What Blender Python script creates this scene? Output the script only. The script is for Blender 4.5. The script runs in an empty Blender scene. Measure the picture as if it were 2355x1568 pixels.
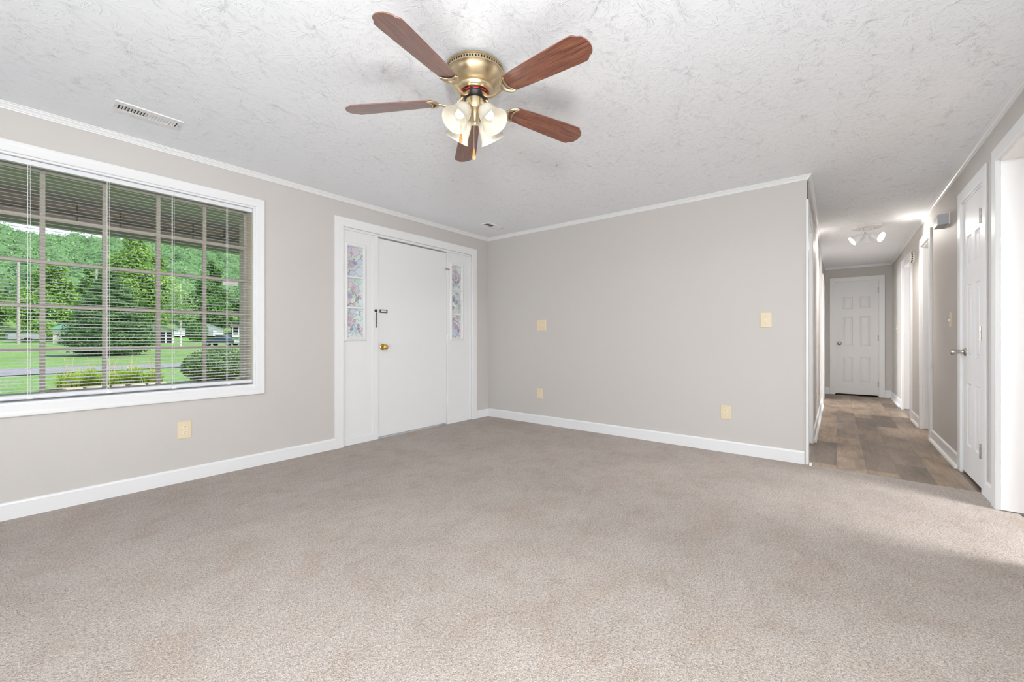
import bpy, bmesh, math, random
from mathutils import Vector, Matrix
import numpy as np

SC = bpy.context.scene
COL = SC.collection
PI = math.pi
rad = math.radians

# ------------------------------------------------------------------ camera, sky, sun, lights, exposure
YAW = rad(38.10)
CAM_Z = 1.012
cam_d = bpy.data.cameras.new('camera')
cam = bpy.data.objects.new('camera', cam_d)
COL.objects.link(cam)
cam.location = (0, 0, CAM_Z)
cam.rotation_euler = (PI / 2, 0, YAW - PI / 2)
cam_d.sensor_width = 36.0
cam_d.lens = 952.0 / 2355.0 * 36.0
cam_d.shift_y = -4.5 / 2355.0
cam_d.clip_start = 0.02
cam_d.clip_end = 1000
SC.camera = cam

SC.view_settings.view_transform = 'Standard'
SC.view_settings.look = 'None'
SC.view_settings.gamma = 1.0
SC.view_settings.exposure = 0.4
SC.view_settings.use_curve_mapping = False
SC.cycles.max_bounces = 10
SC.cycles.diffuse_bounces = 6
SC.cycles.transparent_max_bounces = 16
SC.cycles.sample_clamp_indirect = 6.0
SC.cycles.caustics_reflective = False
SC.cycles.caustics_refractive = False

world = bpy.data.worlds.new('sky')
SC.world = world
world.use_nodes = True
wn = world.node_tree
bg = wn.nodes['Background']
tc = wn.nodes.new('ShaderNodeTexCoord')
sx = wn.nodes.new('ShaderNodeSeparateXYZ')
rp = wn.nodes.new('ShaderNodeValToRGB')
rp.color_ramp.elements[0].position = 0.0
rp.color_ramp.elements[0].color = (0.92, 0.96, 1.0, 1)
rp.color_ramp.elements[1].position = 0.7
rp.color_ramp.elements[1].color = (0.45, 0.65, 1.0, 1)
wn.links.new(tc.outputs['Generated'], sx.inputs[0])
wn.links.new(sx.outputs['Z'], rp.inputs[0])
wn.links.new(rp.outputs[0], bg.inputs['Color'])
bg.inputs['Strength'].default_value = 1.05

sd = bpy.data.lights.new('sun', 'SUN')
sd.energy = 4.2
sd.angle = rad(0.6)
sd.color = (1.0, 0.95, 0.86)
sun = bpy.data.objects.new('sun', sd)
COL.objects.link(sun)
sun.rotation_euler = Vector((-0.42, 0.55, -1.05)).to_track_quat('-Z', 'Y').to_euler()


def area(name, loc, direction, sx_, sy_, power, color=(1, 1, 1)):
    d = bpy.data.lights.new(name, 'AREA')
    d.shape = 'RECTANGLE'
    d.size = sx_
    d.size_y = sy_
    d.energy = power
    d.color = color
    o = bpy.data.objects.new(name, d)
    COL.objects.link(o)
    o.location = loc
    o.rotation_euler = Vector(direction).to_track_quat('-Z', 'Z').to_euler()
    return o


# added area lights standing in for daylight from unseen rooms, some at built windows
area('rear_window_daylight', (-1.60, 0.75, 1.35), (1, 0.0, 0.45), 3.0, 1.6, 30, (0.93, 0.97, 1.0))
pd = bpy.data.lights.new('rear_fill_light', 'POINT')      # added fill light behind the camera, no lamp stands there
pd.energy = 168
pd.color = (0.935, 0.97, 1.0)
pd.shadow_soft_size = 0.15
pl = bpy.data.objects.new('rear_fill_light', pd)
COL.objects.link(pl)
pl.location = (-0.38, -0.50, 1.58)
area('kitchen_window_daylight', (2.6, -3.95, 1.35), (0, 1, 0.0), 2.0, 1.3, 12, (0.98, 0.99, 1.0))
area('kitchen_fill_light', (3.1, -2.6, 2.27), (0, 0, -1), 0.9, 0.6, 122, (0.98, 0.98, 1.0))  # added light in the unseen kitchen, spilling through the opening onto the carpet
area('bedroom_fill_light', (6.0, 3.45, 1.35), (0, -1, 0), 1.4, 1.1, 60, (0.92, 0.96, 1.0))  # added light in the unseen bedroom, spilling out through its doorway
area('far_bedroom_fill_light', (8.5, 3.45, 1.35), (0, -1, 0), 1.4, 1.1, 125, (0.95, 0.97, 1.0))  # added fill with no window behind it, brightens the hallway end
area('study_window_daylight', (7.8, -3.95, 1.35), (0, 1, 0), 1.4, 1.1, 130, (0.95, 0.97, 1.0))
area('bath_window_daylight', (5.9, -3.95, 1.45), (0, 1, 0), 0.9, 0.9, 50, (0.98, 0.98, 1.0))

# ------------------------------------------------------------------ materials


def mat(name, color, rough=0.5, metal=0.0, **kw):
    m = bpy.data.materials.new(name)
    m.use_nodes = True
    b = m.node_tree.nodes['Principled BSDF']
    b.inputs['Base Color'].default_value = (*color, 1)
    b.inputs['Roughness'].default_value = rough
    b.inputs['Metallic'].default_value = metal
    for k, v in kw.items():
        b.inputs[k].default_value = v
    return m


class NT:
    """small node helper"""

    def __init__(self, m):
        self.t = m.node_tree
        self.n = self.t.nodes
        self.l = self.t.links
        self.b = self.n.get('Principled BSDF')

    def add(self, kind, **props):
        nd = self.n.new(kind)
        for k, v in props.items():
            if k.startswith('_'):
                setattr(nd, k[1:], v)
            else:
                nd.inputs[k].default_value = v
        return nd

    def link(self, a, b):
        self.l.new(a, b)

    def pos(self):
        g = self.n.new('ShaderNodeNewGeometry')
        return g.outputs['Position']

    def objc(self):
        g = self.n.new('ShaderNodeTexCoord')
        return g.outputs['Object']

    def noise(self, vec, scale, detail=2.0, rough=0.5, dist=0.0):
        nd = self.n.new('ShaderNodeTexNoise')
        nd.inputs['Scale'].default_value = scale
        nd.inputs['Detail'].default_value = detail
        nd.inputs['Roughness'].default_value = rough
        nd.inputs['Distortion'].default_value = dist
        if vec is not None:
            self.link(vec, nd.inputs['Vector'])
        return nd

    def ramp(self, fac, stops):
        nd = self.n.new('ShaderNodeValToRGB')
        els = nd.color_ramp.elements
        while len(els) < len(stops):
            els.new(0.5)
        for e, (p, c) in zip(els, stops):
            e.position = p
            e.color = (*c, 1) if len(c) == 3 else c
        self.link(fac, nd.inputs[0])
        return nd.outputs[0]

    def mathn(self, op, a, b=None, clamp=False):
        nd = self.n.new('ShaderNodeMath')
        nd.operation = op
        nd.use_clamp = clamp
        for i, x in enumerate((a, b)):
            if x is None:
                continue
            if isinstance(x, (int, float)):
                nd.inputs[i].default_value = x
            else:
                self.link(x, nd.inputs[i])
        return nd.outputs[0]

    def mix(self, fac, a, b, blend='MIX'):
        nd = self.n.new('ShaderNodeMix')
        nd.data_type = 'RGBA'
        nd.blend_type = blend
        for sock, x in ((nd.inputs[0], fac), (nd.inputs[6], a), (nd.inputs[7], b)):
            if isinstance(x, (int, float)):
                sock.default_value = x
            elif isinstance(x, tuple):
                sock.default_value = (*x, 1)
            else:
                self.link(x, sock)
        return nd.outputs[2]

    def bump(self, height, strength, distance=0.01):
        nd = self.n.new('ShaderNodeBump')
        nd.inputs['Strength'].default_value = strength
        nd.inputs['Distance'].default_value = distance
        self.link(height, nd.inputs['Height'])
        self.link(nd.outputs[0], self.b.inputs['Normal'])
        return nd

    def scale(self, vec, s):
        nd = self.n.new('ShaderNodeMapping')
        nd.inputs['Scale'].default_value = s
        self.link(vec, nd.inputs['Vector'])
        return nd.outputs[0]


M = {}
M['trim'] = mat('white_trim_paint', (0.80, 0.805, 0.81), 0.35)
M['door'] = mat('white_door_paint', (0.79, 0.795, 0.80), 0.40)
M['vinyl'] = mat('white_vinyl', (0.76, 0.77, 0.80), 0.35)
M['slat'] = mat('white_slat_enamel', (0.80, 0.81, 0.83), 0.3)
M['cord'] = mat('white_cord', (0.85, 0.85, 0.83), 0.7)
M['sash'] = mat('cream_sash_paint', (0.44, 0.39, 0.335), 0.5)
M['cream'] = mat('cream_reveal_paint', (0.66, 0.58, 0.49), 0.5)
M['brass'] = mat('antique_brass', (0.70, 0.58, 0.38), 0.28, 1.0)
M['gold'] = mat('polished_brass', (0.66, 0.44, 0.13), 0.25, 1.0)
M['bronze'] = mat('dark_bronze', (0.10, 0.065, 0.03), 0.35, 0.9)
M['nickel'] = mat('satin_nickel', (0.50, 0.46, 0.40), 0.3, 1.0)
M['black'] = mat('black_metal', (0.015, 0.015, 0.017), 0.4)
M['dark'] = mat('dark_cavity', (0.012, 0.012, 0.012), 0.9)
M['duct'] = mat('duct_shadow_grey', (0.05, 0.06, 0.065), 0.8)
M['redwire'] = mat('red_motor_winding', (0.35, 0.01, 0.01), 0.4)
M['ivory'] = mat('ivory_plastic', (0.74, 0.63, 0.43), 0.35)
M['ivory2'] = mat('pale_ivory_plastic', (0.78, 0.70, 0.53), 0.3)
M['white_plastic'] = mat('white_plastic', (0.82, 0.81, 0.79), 0.35)
M['grey_plastic'] = mat('grey_chime_cover', (0.42, 0.42, 0.45), 0.45)
M['white_metal'] = mat('white_enamel_metal', (0.80, 0.80, 0.80), 0.25)
M['fob'] = mat('wooden_fob', (0.50, 0.22, 0.07), 0.35)


def wall_mat():
    m = mat('greige_wall_paint', (0.565, 0.540, 0.515), 0.55)
    t = NT(m)
    n = t.noise(t.pos(), 260, 2)
    t.bump(n.outputs[0], 0.05, 0.002)
    return m


M['wall'] = wall_mat()


def ceiling_mat():
    """slap-brush plaster: bursts of short ridges radiating from each brush hit"""
    m = mat('slap_brush_ceiling', (0.895, 0.92, 0.955), 0.75)
    t = NT(m)
    p = t.pos()

    def layer(cs, shift):
        mp = t.n.new('ShaderNodeMapping')
        mp.inputs['Location'].default_value = shift
        t.link(p, mp.inputs['Vector'])
        vo = t.n.new('ShaderNodeTexVoronoi')
        vo.voronoi_dimensions = '2D'
        vo.inputs['Scale'].default_value = cs
        vo.inputs['Randomness'].default_value = 0.9
        t.link(mp.outputs[0], vo.inputs['Vector'])
        sub = t.n.new('ShaderNodeVectorMath')
        sub.operation = 'SUBTRACT'
        t.link(mp.outputs[0], sub.inputs[0])
        t.link(vo.outputs['Position'], sub.inputs[1])
        sp = t.n.new('ShaderNodeSeparateXYZ')
        t.link(sub.outputs[0], sp.inputs[0])
        # wobble the angle so the strokes bend
        wob = t.noise(p, 9, 1).outputs[0]
        ang = t.mathn('ARCTAN2', sp.outputs['Y'], sp.outputs['X'])
        ang = t.mathn('ADD', ang, t.mathn('MULTIPLY', wob, 0.9))
        cx = t.mathn('COSINE', ang)
        sy = t.mathn('SINE', ang)
        ln = t.n.new('ShaderNodeVectorMath')
        ln.operation = 'LENGTH'
        t.link(sub.outputs[0], ln.inputs[0])
        cb = t.n.new('ShaderNodeCombineXYZ')
        t.link(t.mathn('MULTIPLY', cx, 4.2), cb.inputs[0])
        t.link(t.mathn('MULTIPLY', sy, 4.2), cb.inputs[1])
        t.link(t.mathn('MULTIPLY', ln.outputs['Value'], 9.0), cb.inputs[2])
        add = t.n.new('ShaderNodeVectorMath')
        add.operation = 'ADD'
        t.link(cb.outputs[0], add.inputs[0])
        sc = t.n.new('ShaderNodeVectorMath')
        sc.operation = 'SCALE'
        sc.inputs['Scale'].default_value = 13.0
        t.link(vo.outputs['Color'], sc.inputs[0])
        t.link(sc.outputs[0], add.inputs[1])
        n = t.noise(add.outputs[0], 2.4, 2, 0.55)
        ridge = t.ramp(n.outputs[0], [(0.53, (0, 0, 0)), (0.60, (1, 1, 1)), (0.67, (0.1, 0.1, 0.1))])
        fade = t.ramp(ln.outputs['Value'], [(0.02, (0.25, 0.25, 0.25)), (0.06, (1, 1, 1)), (0.17, (0.7, 0.7, 0.7)), (0.24, (0.1, 0.1, 0.1))])
        return t.mathn('MULTIPLY', ridge, fade)

    a = layer(4.2, (0.0, 0.0, 0.0))
    b = layer(5.3, (0.37, 0.81, 0.0))
    h = t.mathn('MAXIMUM', a, b)
    brk = t.ramp(t.noise(p, 30, 2).outputs[0], [(0.42, (0, 0, 0)), (0.56, (1, 1, 1))])
    h = t.mathn('MULTIPLY', h, brk)
    fine = t.noise(p, 120, 2).outputs[0]
    h = t.mathn('ADD', h, t.mathn('MULTIPLY', fine, 0.04))
    t.bump(h, 1.0, 0.0095)
    return m


M['ceiling'] = ceiling_mat()


def carpet_mat():
    m = mat('beige_carpet', (0.4, 0.35, 0.31), 0.95)
    t = NT(m)
    p = t.pos()
    f1 = t.noise(p, 230, 2, 0.6).outputs[0]
    f2 = t.noise(p, 95, 2, 0.6).outputs[0]
    f3 = t.noise(t.scale(p, (1, 1.6, 1)), 9, 4, 0.6, 0.5).outputs[0]
    f4 = t.noise(p, 2.2, 3).outputs[0]
    c = t.ramp(f1, [(0.30, (0.27, 0.224, 0.188)), (0.50, (0.465, 0.402, 0.352)), (0.70, (0.62, 0.555, 0.50))])
    c = t.mix(0.85, c, t.ramp(f2, [(0.32, (0.66, 0.65, 0.64)), (0.55, (1.0, 1.0, 1.0)), (0.7, (1.12, 1.12, 1.12))]), 'MULTIPLY')
    c = t.mix(0.9, c, t.ramp(f3, [(0.36, (0.92, 0.915, 0.91)), (0.5, (1, 1, 1)), (0.7, (1.03, 1.03, 1.03))]), 'MULTIPLY')
    c = t.mix(0.8, c, t.ramp(f4, [(0.35, (0.90, 0.895, 0.89)), (0.6, (1, 1, 1))]), 'MULTIPLY')
    f5 = t.noise(p, 4.5, 4, 0.65, 0.6).outputs[0]
    c = t.mix(1.0, c, t.ramp(f5, [(0.36, (0.97, 0.93, 0.90)), (0.48, (1, 1, 1)), (0.60, (1.03, 1.035, 1.045))]), 'MULTIPLY')
    t.link(c, t.b.inputs['Base Color'])
    h = t.mathn('ADD', f1, t.mathn('MULTIPLY', f2, 1.4))
    t.bump(h, 0.9, 0.006)
    t.b.inputs['Sheen Weight'].default_value = 0.15
    t.b.inputs['Sheen Roughness'].default_value = 0.6
    t.b.inputs['Specular IOR Level'].default_value = 0.1
    return m


M['carpet'] = carpet_mat()


def plank_mat():
    m = mat('wood_plank_vinyl', (0.3, 0.22, 0.16), 0.42)
    t = NT(m)
    p = t.pos()
    br = t.n.new('ShaderNodeTexBrick')
    br.inputs['Scale'].default_value = 1.0
    br.inputs['Brick Width'].default_value = 0.92
    br.inputs['Row Height'].default_value = 0.186
    br.inputs['Mortar Size'].default_value = 0.0012
    br.inputs['Mortar Smooth'].default_value = 0.2
    br.inputs['Bias'].default_value = 0.0
    br.offset = 0.37
    br.inputs['Color1'].default_value = (0, 0, 0, 1)
    br.inputs['Color2'].default_value = (1, 1, 1, 1)
    br.inputs['Mortar'].default_value = (0.3, 0.3, 0.3, 1)
    t.link(p, br.inputs['Vector'])
    sh = t.n.new('ShaderNodeVectorMath')
    sh.operation = 'MULTIPLY_ADD'
    t.link(br.outputs['Color'], sh.inputs[0])
    sh.inputs[1].default_value = (7.3, 3.1, 5.0)
    t.link(p, sh.inputs[2])
    grain = t.noise(t.scale(sh.outputs[0], (2.2, 22, 1)), 1.6, 5, 0.6, 0.8).outputs[0]
    blot = t.noise(t.scale(sh.outputs[0], (1.4, 3.2, 1)), 1.7, 3, 0.55, 0.4).outputs[0]
    fine = t.noise(t.scale(sh.outputs[0], (5, 120, 1)), 1.3, 3).outputs[0]
    base = t.ramp(br.outputs['Color'], [(0.0, (0.150, 0.118, 0.096)), (0.35, (0.265, 0.200, 0.150)), (0.7, (0.345, 0.258, 0.182)), (1.0, (0.205, 0.166, 0.138))])
    c = t.mix(0.85, base, t.ramp(blot, [(0.34, (0.56, 0.56, 0.58)), (0.50, (0.95, 0.94, 0.93)), (0.66, (1.22, 1.18, 1.12))]), 'MULTIPLY')
    c = t.mix(0.7, c, t.ramp(grain, [(0.35, (0.70, 0.68, 0.66)), (0.55, (1.05, 1.05, 1.05))]), 'MULTIPLY')
    c = t.mix(0.35, c, t.ramp(fine, [(0.35, (0.75, 0.75, 0.75)), (0.6, (1.05, 1.05, 1.05))]), 'MULTIPLY')
    c = t.mix(t.mathn('MULTIPLY', br.outputs['Fac'], 0.6), c, (0.07, 0.05, 0.04))
    t.link(c, t.b.inputs['Base Color'])
    t.bump(t.mathn('ADD', grain, t.mathn('MULTIPLY', br.outputs['Fac'], -1.0)), 0.15, 0.002)
    return m


M['plank'] = plank_mat()


def blade_mat():
    m = mat('walnut_fan_blade', (0.2, 0.07, 0.035), 0.33)
    t = NT(m)
    p = t.objc()
    g = t.noise(t.scale(p, (6, 90, 40)), 1.3, 5, 0.65, 0.7).outputs[0]
    g2 = t.noise(t.scale(p, (10, 260, 40)), 1.0, 3, 0.6).outputs[0]
    c = t.ramp(g, [(0.32, (0.075, 0.020, 0.010)), (0.50, (0.20, 0.066, 0.033)), (0.68, (0.31, 0.118, 0.062))])
    c = t.mix(0.5, c, t.ramp(g2, [(0.4, (0.55, 0.5, 0.5)), (0.6, (1.1, 1.1, 1.1))]), 'MULTIPLY')
    t.link(c, t.b.inputs['Base Color'])
    t.b.inputs['Coat Weight'].default_value = 1.0
    t.b.inputs['Coat IOR'].default_value = 1.65
    t.b.inputs['Coat Roughness'].default_value = 0.32
    return m


M['blade'] = blade_mat()


def shade_mat():
    m = mat('frosted_glass_shade', (0.70, 0.675, 0.61), 0.3)
    t = NT(m)
    tr = t.add('ShaderNodeBsdfTranslucent')
    tr.inputs['Color'].default_value = (0.82, 0.78, 0.69, 1)
    mx = t.add('ShaderNodeMixShader')
    mx.inputs[0].default_value = 0.35
    t.link(t.b.outputs[0], mx.inputs[1])
    t.link(tr.outputs[0], mx.inputs[2])
    t.link(mx.outputs[0], t.n['Material Output'].inputs['Surface'])
    return m


M['shade'] = shade_mat()


def emit_mat(name, color, strength):
    m = mat(name, color, 0.4)
    b = m.node_tree.nodes['Principled BSDF']
    b.inputs['Emission Color'].default_value = (*color, 1)
    b.inputs['Emission Strength'].default_value = strength
    return m


M['bulb'] = emit_mat('lit_bulb_glass', (1.0, 0.96, 0.90), 1.6)
M['spot'] = emit_mat('lit_spot_lens', (1.0, 0.93, 0.82), 14.0)


def glass_mat():
    m = mat('window_glass', (1, 1, 1), 0.0)
    t = NT(m)
    tp = t.add('ShaderNodeBsdfTransparent')
    gl = t.add('ShaderNodeBsdfGlossy')
    gl.inputs['Roughness'].default_value = 0.01
    mx = t.add('ShaderNodeMixShader')
    fr = t.add('ShaderNodeFresnel')
    fr.inputs['IOR'].default_value = 1.12
    t.link(fr.outputs[0], mx.inputs[0])
    t.link(tp.outputs[0], mx.inputs[1])
    t.link(gl.outputs[0], mx.inputs[2])
    t.link(mx.outputs[0], t.n['Material Output'].inputs['Surface'])
    return m


M['glass'] = glass_mat()


def thin_glass(name, nodecolor):
    """coloured art glass: partly clear, partly scattering"""
    m = mat(name, (1, 1, 1), 0.3)
    t = NT(m)
    c = nodecolor(t)
    tp = t.add('ShaderNodeBsdfTransparent')
    tl = t.add('ShaderNodeBsdfTranslucent')
    df = t.add('ShaderNodeBsdfDiffuse')
    for s in (tp, tl, df):
        if isinstance(c, tuple):
            s.inputs['Color'].default_value = (*c, 1)
        else:
            t.link(c, s.inputs['Color'])
    m1 = t.add('ShaderNodeMixShader')
    m1.inputs[0].default_value = 0.75
    t.link(tp.outputs[0], m1.inputs[1])
    t.link(tl.outputs[0], m1.inputs[2])
    m2 = t.add('ShaderNodeMixShader')
    m2.inputs[0].default_value = 0.55
    t.link(m1.outputs[0], m2.inputs[1])
    t.link(df.outputs[0], m2.inputs[2])
    t.link(m2.outputs[0], t.n['Material Output'].inputs['Surface'])
    return m


def art_color(t):
    p = t.scale(t.pos(), (1, 0, 1))
    wob = t.noise(p, 9, 2)
    mv = t.n.new('ShaderNodeVectorMath')
    mv.operation = 'MULTIPLY_ADD'
    t.link(wob.outputs['Color'], mv.inputs[0])
    mv.inputs[1].default_value = (0.07, 0, 0.07)
    t.link(p, mv.inputs[2])
    v = t.add('ShaderNodeTexVoronoi')
    v.inputs['Scale'].default_value = 16
    t.link(mv.outputs[0], v.inputs['Vector'])
    e = t.add('ShaderNodeTexVoronoi')
    e.feature = 'DISTANCE_TO_EDGE'
    e.inputs['Scale'].default_value = 16
    t.link(mv.outputs[0], e.inputs['Vector'])
    sp = t.n.new('ShaderNodeSeparateColor')
    t.link(v.outputs['Color'], sp.inputs[0])
    c = t.ramp(sp.outputs[0], [(0.0, (0.90, 0.97, 0.98)), (0.40, (0.94, 0.99, 0.99)), (0.52, (0.80, 0.90, 0.86)), (0.62, (0.98, 0.97, 0.95)), (0.75, (0.78, 0.86, 0.98)), (0.88, (0.98, 0.84, 0.87)), (1.0, (0.84, 0.80, 0.95))])
    line = t.mathn('LESS_THAN', e.outputs['Distance'], 0.016)
    return t.mix(t.mathn('MULTIPLY', line, 0.7), c, (0.16, 0.13, 0.18))


M['art'] = thin_glass('stained_glass_field', art_color)
M['art_pink'] = thin_glass('stained_glass_pink', lambda t: (0.94, 0.74, 0.79))
M['art_rose'] = thin_glass('stained_glass_rose', lambda t: (0.76, 0.52, 0.60))
M['art_blue'] = thin_glass('stained_glass_blue', lambda t: (0.52, 0.60, 0.90))
M['art_lilac'] = thin_glass('stained_glass_lilac', lambda t: (0.76, 0.70, 0.88))
M['art_white'] = thin_glass('stained_glass_white', lambda t: (0.97, 0.93, 0.92))
M['art_green'] = thin_glass('stained_glass_green', lambda t: (0.62, 0.76, 0.68))
M['lead'] = mat('stained_glass_lead', (0.20, 0.15, 0.20), 0.5)

# ------------------------------------------------------------------ mesh helpers


class MB:
    """collects shapes into one mesh; every shape keeps its material slot"""

    def __init__(self):
        self.v, self.f, self.m = [], [], []

    def add(self, verts, faces, mi=0):
        k = len(self.v)
        self.v += [tuple(p) for p in verts]
        self.f += [tuple(i + k for i in fc) for fc in faces]
        self.m += [mi] * len(faces)
        return self

    def hexa(self, P, mi=0):
        return self.add(P, [(0, 3, 2, 1), (4, 5, 6, 7), (0, 1, 5, 4), (1, 2, 6, 5), (2, 3, 7, 6), (3, 0, 4, 7)], mi)

    def box(self, x0, x1, y0, y1, z0, z1, mi=0, f=None):
        P = [(x0, y0, z0), (x1, y0, z0), (x1, y1, z0), (x0, y1, z0), (x0, y0, z1), (x1, y0, z1), (x1, y1, z1), (x0, y1, z1)]
        if f:
            P = [f(*p) for p in P]
        return self.hexa(P, mi)

    def prism(self, poly, a, b, f, mi=0):
        """poly: 2D outline (p,q); extruded from a to b; f(p,q,t)->xyz"""
        n = len(poly)
        P = [f(p, q, a) for p, q in poly] + [f(p, q, b) for p, q in poly]
        F = [tuple(range(n - 1, -1, -1)), tuple(range(n, 2 * n))]
        F += [(i, (i + 1) % n, n + (i + 1) % n, n + i) for i in range(n)]
        return self.add(P, F, mi)

    def lathe(self, prof, seg=32, f=None, mi=0, cap0=True, cap1=True):
        """prof: [(r, z)] ; f maps local xyz"""
        f = f or (lambda x, y, z: (x, y, z))
        P, F = [], []
        for r, z in prof:
            for k in range(seg):
                a = 2 * PI * k / seg
                P.append(f(r * math.cos(a), r * math.sin(a), z))
        for i in range(len(prof) - 1):
            for k in range(seg):
                k2 = (k + 1) % seg
                F.append((i * seg + k, i * seg + k2, (i + 1) * seg + k2, (i + 1) * seg + k))
        if cap0:
            F.append(tuple(range(seg - 1, -1, -1)))
        if cap1:
            o = (len(prof) - 1) * seg
            F.append(tuple(range(o, o + seg)))
        return self.add(P, F, mi)

    def tube(self, pts, r, seg=8, mi=0, flat=1.0):
        pts = [Vector(p) for p in pts]
        n = len(pts)
        rs = r if isinstance(r, (list, tuple)) else [r] * n
        P, F = [], []
        up = Vector((0, 0, 1))
        for i in range(n):
            d = (pts[min(i + 1, n - 1)] - pts[max(i - 1, 0)]).normalized()
            a = d.cross(up)
            if a.length < 1e-3:
                a = d.cross(Vector((1, 0, 0)))
            a.normalize()
            b = a.cross(d).normalized()
            for k in range(seg):
                t = 2 * PI * k / seg
                P.append(pts[i] + a * (rs[i] * math.cos(t)) + b * (rs[i] * flat * math.sin(t)))
        for i in range(n - 1):
            for k in range(seg):
                k2 = (k + 1) % seg
                F.append((i * seg + k, i * seg + k2, (i + 1) * seg + k2, (i + 1) * seg + k))
        F.append(tuple(range(seg - 1, -1, -1)))
        F.append(tuple(range((n - 1) * seg, n * seg)))
        return self.add(P, F, mi)

    def ball(self, c, r, seg=10, rings=6, mi=0, sc=(1, 1, 1)):
        P, F = [], []
        for i in range(1, rings):
            th = PI * i / rings
            for k in range(seg):
                a = 2 * PI * k / seg
                P.append((c[0] + r * sc[0] * math.sin(th) * math.cos(a), c[1] + r * sc[1] * math.sin(th) * math.sin(a), c[2] + r * sc[2] * math.cos(th)))
        P.append((c[0], c[1], c[2] + r * sc[2]))
        P.append((c[0], c[1], c[2] - r * sc[2]))
        t, b = len(P) - 2, len(P) - 1
        for i in range(rings - 2):
            for k in range(seg):
                k2 = (k + 1) % seg
                F.append((i * seg + k, (i + 1) * seg + k, (i + 1) * seg + k2, i * seg + k2))
        for k in range(seg):
            k2 = (k + 1) % seg
            F.append((t, k, k2))
            F.append((b, (rings - 2) * seg + k2, (rings - 2) * seg + k))
        return self.add(P, F, mi)

    def build(self, name, mats, parent=None, smooth=False, bevel=0.0, seg=2, fix=True, angle=40):
        me = bpy.data.meshes.new(name)
        me.from_pydata(self.v, [], self.f)
        if not isinstance(mats, (list, tuple)):
            mats = [mats]
        for x in mats:
            me.materials.append(x)
        me.polygons.foreach_set('material_index', self.m)
        if fix:
            b = bmesh.new()
            b.from_mesh(me)
            bmesh.ops.recalc_face_normals(b, faces=b.faces)
            b.to_mesh(me)
            b.free()
        if smooth:
            me.polygons.foreach_set('use_smooth', [True] * len(me.polygons))
            try:
                me.set_sharp_from_angle(angle=rad(angle))
            except Exception:
                pass
        me.update()
        o = bpy.data.objects.new(name, me)
        COL.objects.link(o)
        if parent:
            o.parent = parent
        if bevel:
            md = o.modifiers.new('bevel', 'BEVEL')
            md.width = bevel
            md.segments = seg
            md.limit_method = 'ANGLE'
            md.angle_limit = rad(35)
        return o


def tag(o, label=None, cat=None, group=None, kind=None):
    if label:
        o['label'] = label
    if cat:
        o['category'] = cat
    if group:
        o['group'] = group
    if kind:
        o['kind'] = kind
    return o


def thing(name, label, cat, loc=(0, 0, 0), rz=0.0, group=None, kind=None):
    o = bpy.data.objects.new(name, None)
    COL.objects.link(o)
    o.location = loc
    o.rotation_euler = (0, 0, rz)
    o.empty_display_size = 0.05
    return tag(o, label, cat, group, kind)


def copy_tree(o, parent=None):
    c = o.copy()
    COL.objects.link(c)
    if parent is not None:
        c.parent = parent
    for ch in list(o.children):
        copy_tree(ch, c)
    return c


class Fr:
    """a wall's own frame: u along the wall, v out into the room, z up"""

    def __init__(self, o, eu, ev):
        self.o, self.eu, self.ev = Vector(o), Vector(eu).normalized(), Vector(ev).normalized()

    def __call__(self, u, v, z):
        return tuple(self.o + self.eu * u + self.ev * v + Vector((0, 0, z)))

    def rz(self):
        return math.atan2(-self.ev.x, self.ev.y)   # local +Y looks out of the wall


A = Fr((4.10, 3.619, 0), (-4.045, 0.041, 0), (-0.041, -4.045, 0))
B = Fr((4.10, 0, 0), (0, 1, 0), (-1, 0, 0))
R = Fr((0, -0.762, 0), (1, 0, 0), (0, 1, 0))
L = Fr((0, 0.186, 0), (1, 0, 0), (0, -1, 0))
EN = Fr((9.70, 0, 0), (0, 1, 0), (-1, 0, 0))
CEIL = 2.335


def wall(name, fr, u0, u1, z0, z1, thick, holes, label, m=None):
    us = sorted({u0, u1, *[h[0] for h in holes], *[h[1] for h in holes]})
    zs = sorted({z0, z1, *[h[2] for h in holes], *[h[3] for h in holes]})
    mb = MB()
    for i in range(len(us) - 1):
        for j in range(len(zs) - 1):
            cu, cz = (us[i] + us[i + 1]) / 2, (zs[j] + zs[j + 1]) / 2
            if any(h[0] < cu < h[1] and h[2] < cz < h[3] for h in holes):
                continue
            mb.box(us[i], us[i + 1], -thick, 0, zs[j], zs[j + 1], 0, fr)
    return tag(mb.build(name, m or M['wall']), label, 'wall', kind='structure')


def frame_sweep(mb, fr, u0, u1, z0, z1, prof, bottom=True, mi=0):
    """mitred casing round the opening; prof = [(offset outwards, v)]"""
    n = len(prof)
    if bottom:
        cs = [(u0, z0, -1, -1), (u1, z0, 1, -1), (u1, z1, 1, 1), (u0, z1, -1, 1)]
    else:
        cs = [(u0, z0, -1, 0), (u0, z1, -1, 1), (u1, z1, 1, 1), (u1, z0, 1, 0)]
    P, F = [], []
    for cu, cz, du, dz in cs:
        for o, v in prof:
            P.append(fr(cu + du * o, v, cz + dz * o))
    k = len(cs)
    for i in range(k if bottom else k - 1):
        j = (i + 1) % k
        for q in range(n):
            q2 = (q + 1) % n
            F.append((i * n + q, j * n + q, j * n + q2, i * n + q2))
    if not bottom:
        F.append(tuple(range(n)))
        F.append(tuple(range((k - 1) * n, k * n)))
    mb.add(P, F, mi)
    return mb


def casing_prof(w, t=0.02):
    return [(0, 0.0), (0, t * 0.75), (0.004, t * 0.9), (w * 0.55, t * 0.92), (w * 0.75, t), (w - 0.004, t), (w, t * 0.8), (w, 0.0)]


def flat_prof(w, t=0.02):
    return [(0, 0.0), (0, t - 0.003), (0.003, t), (w - 0.003, t), (w, t - 0.003), (w, 0.0)]


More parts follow.
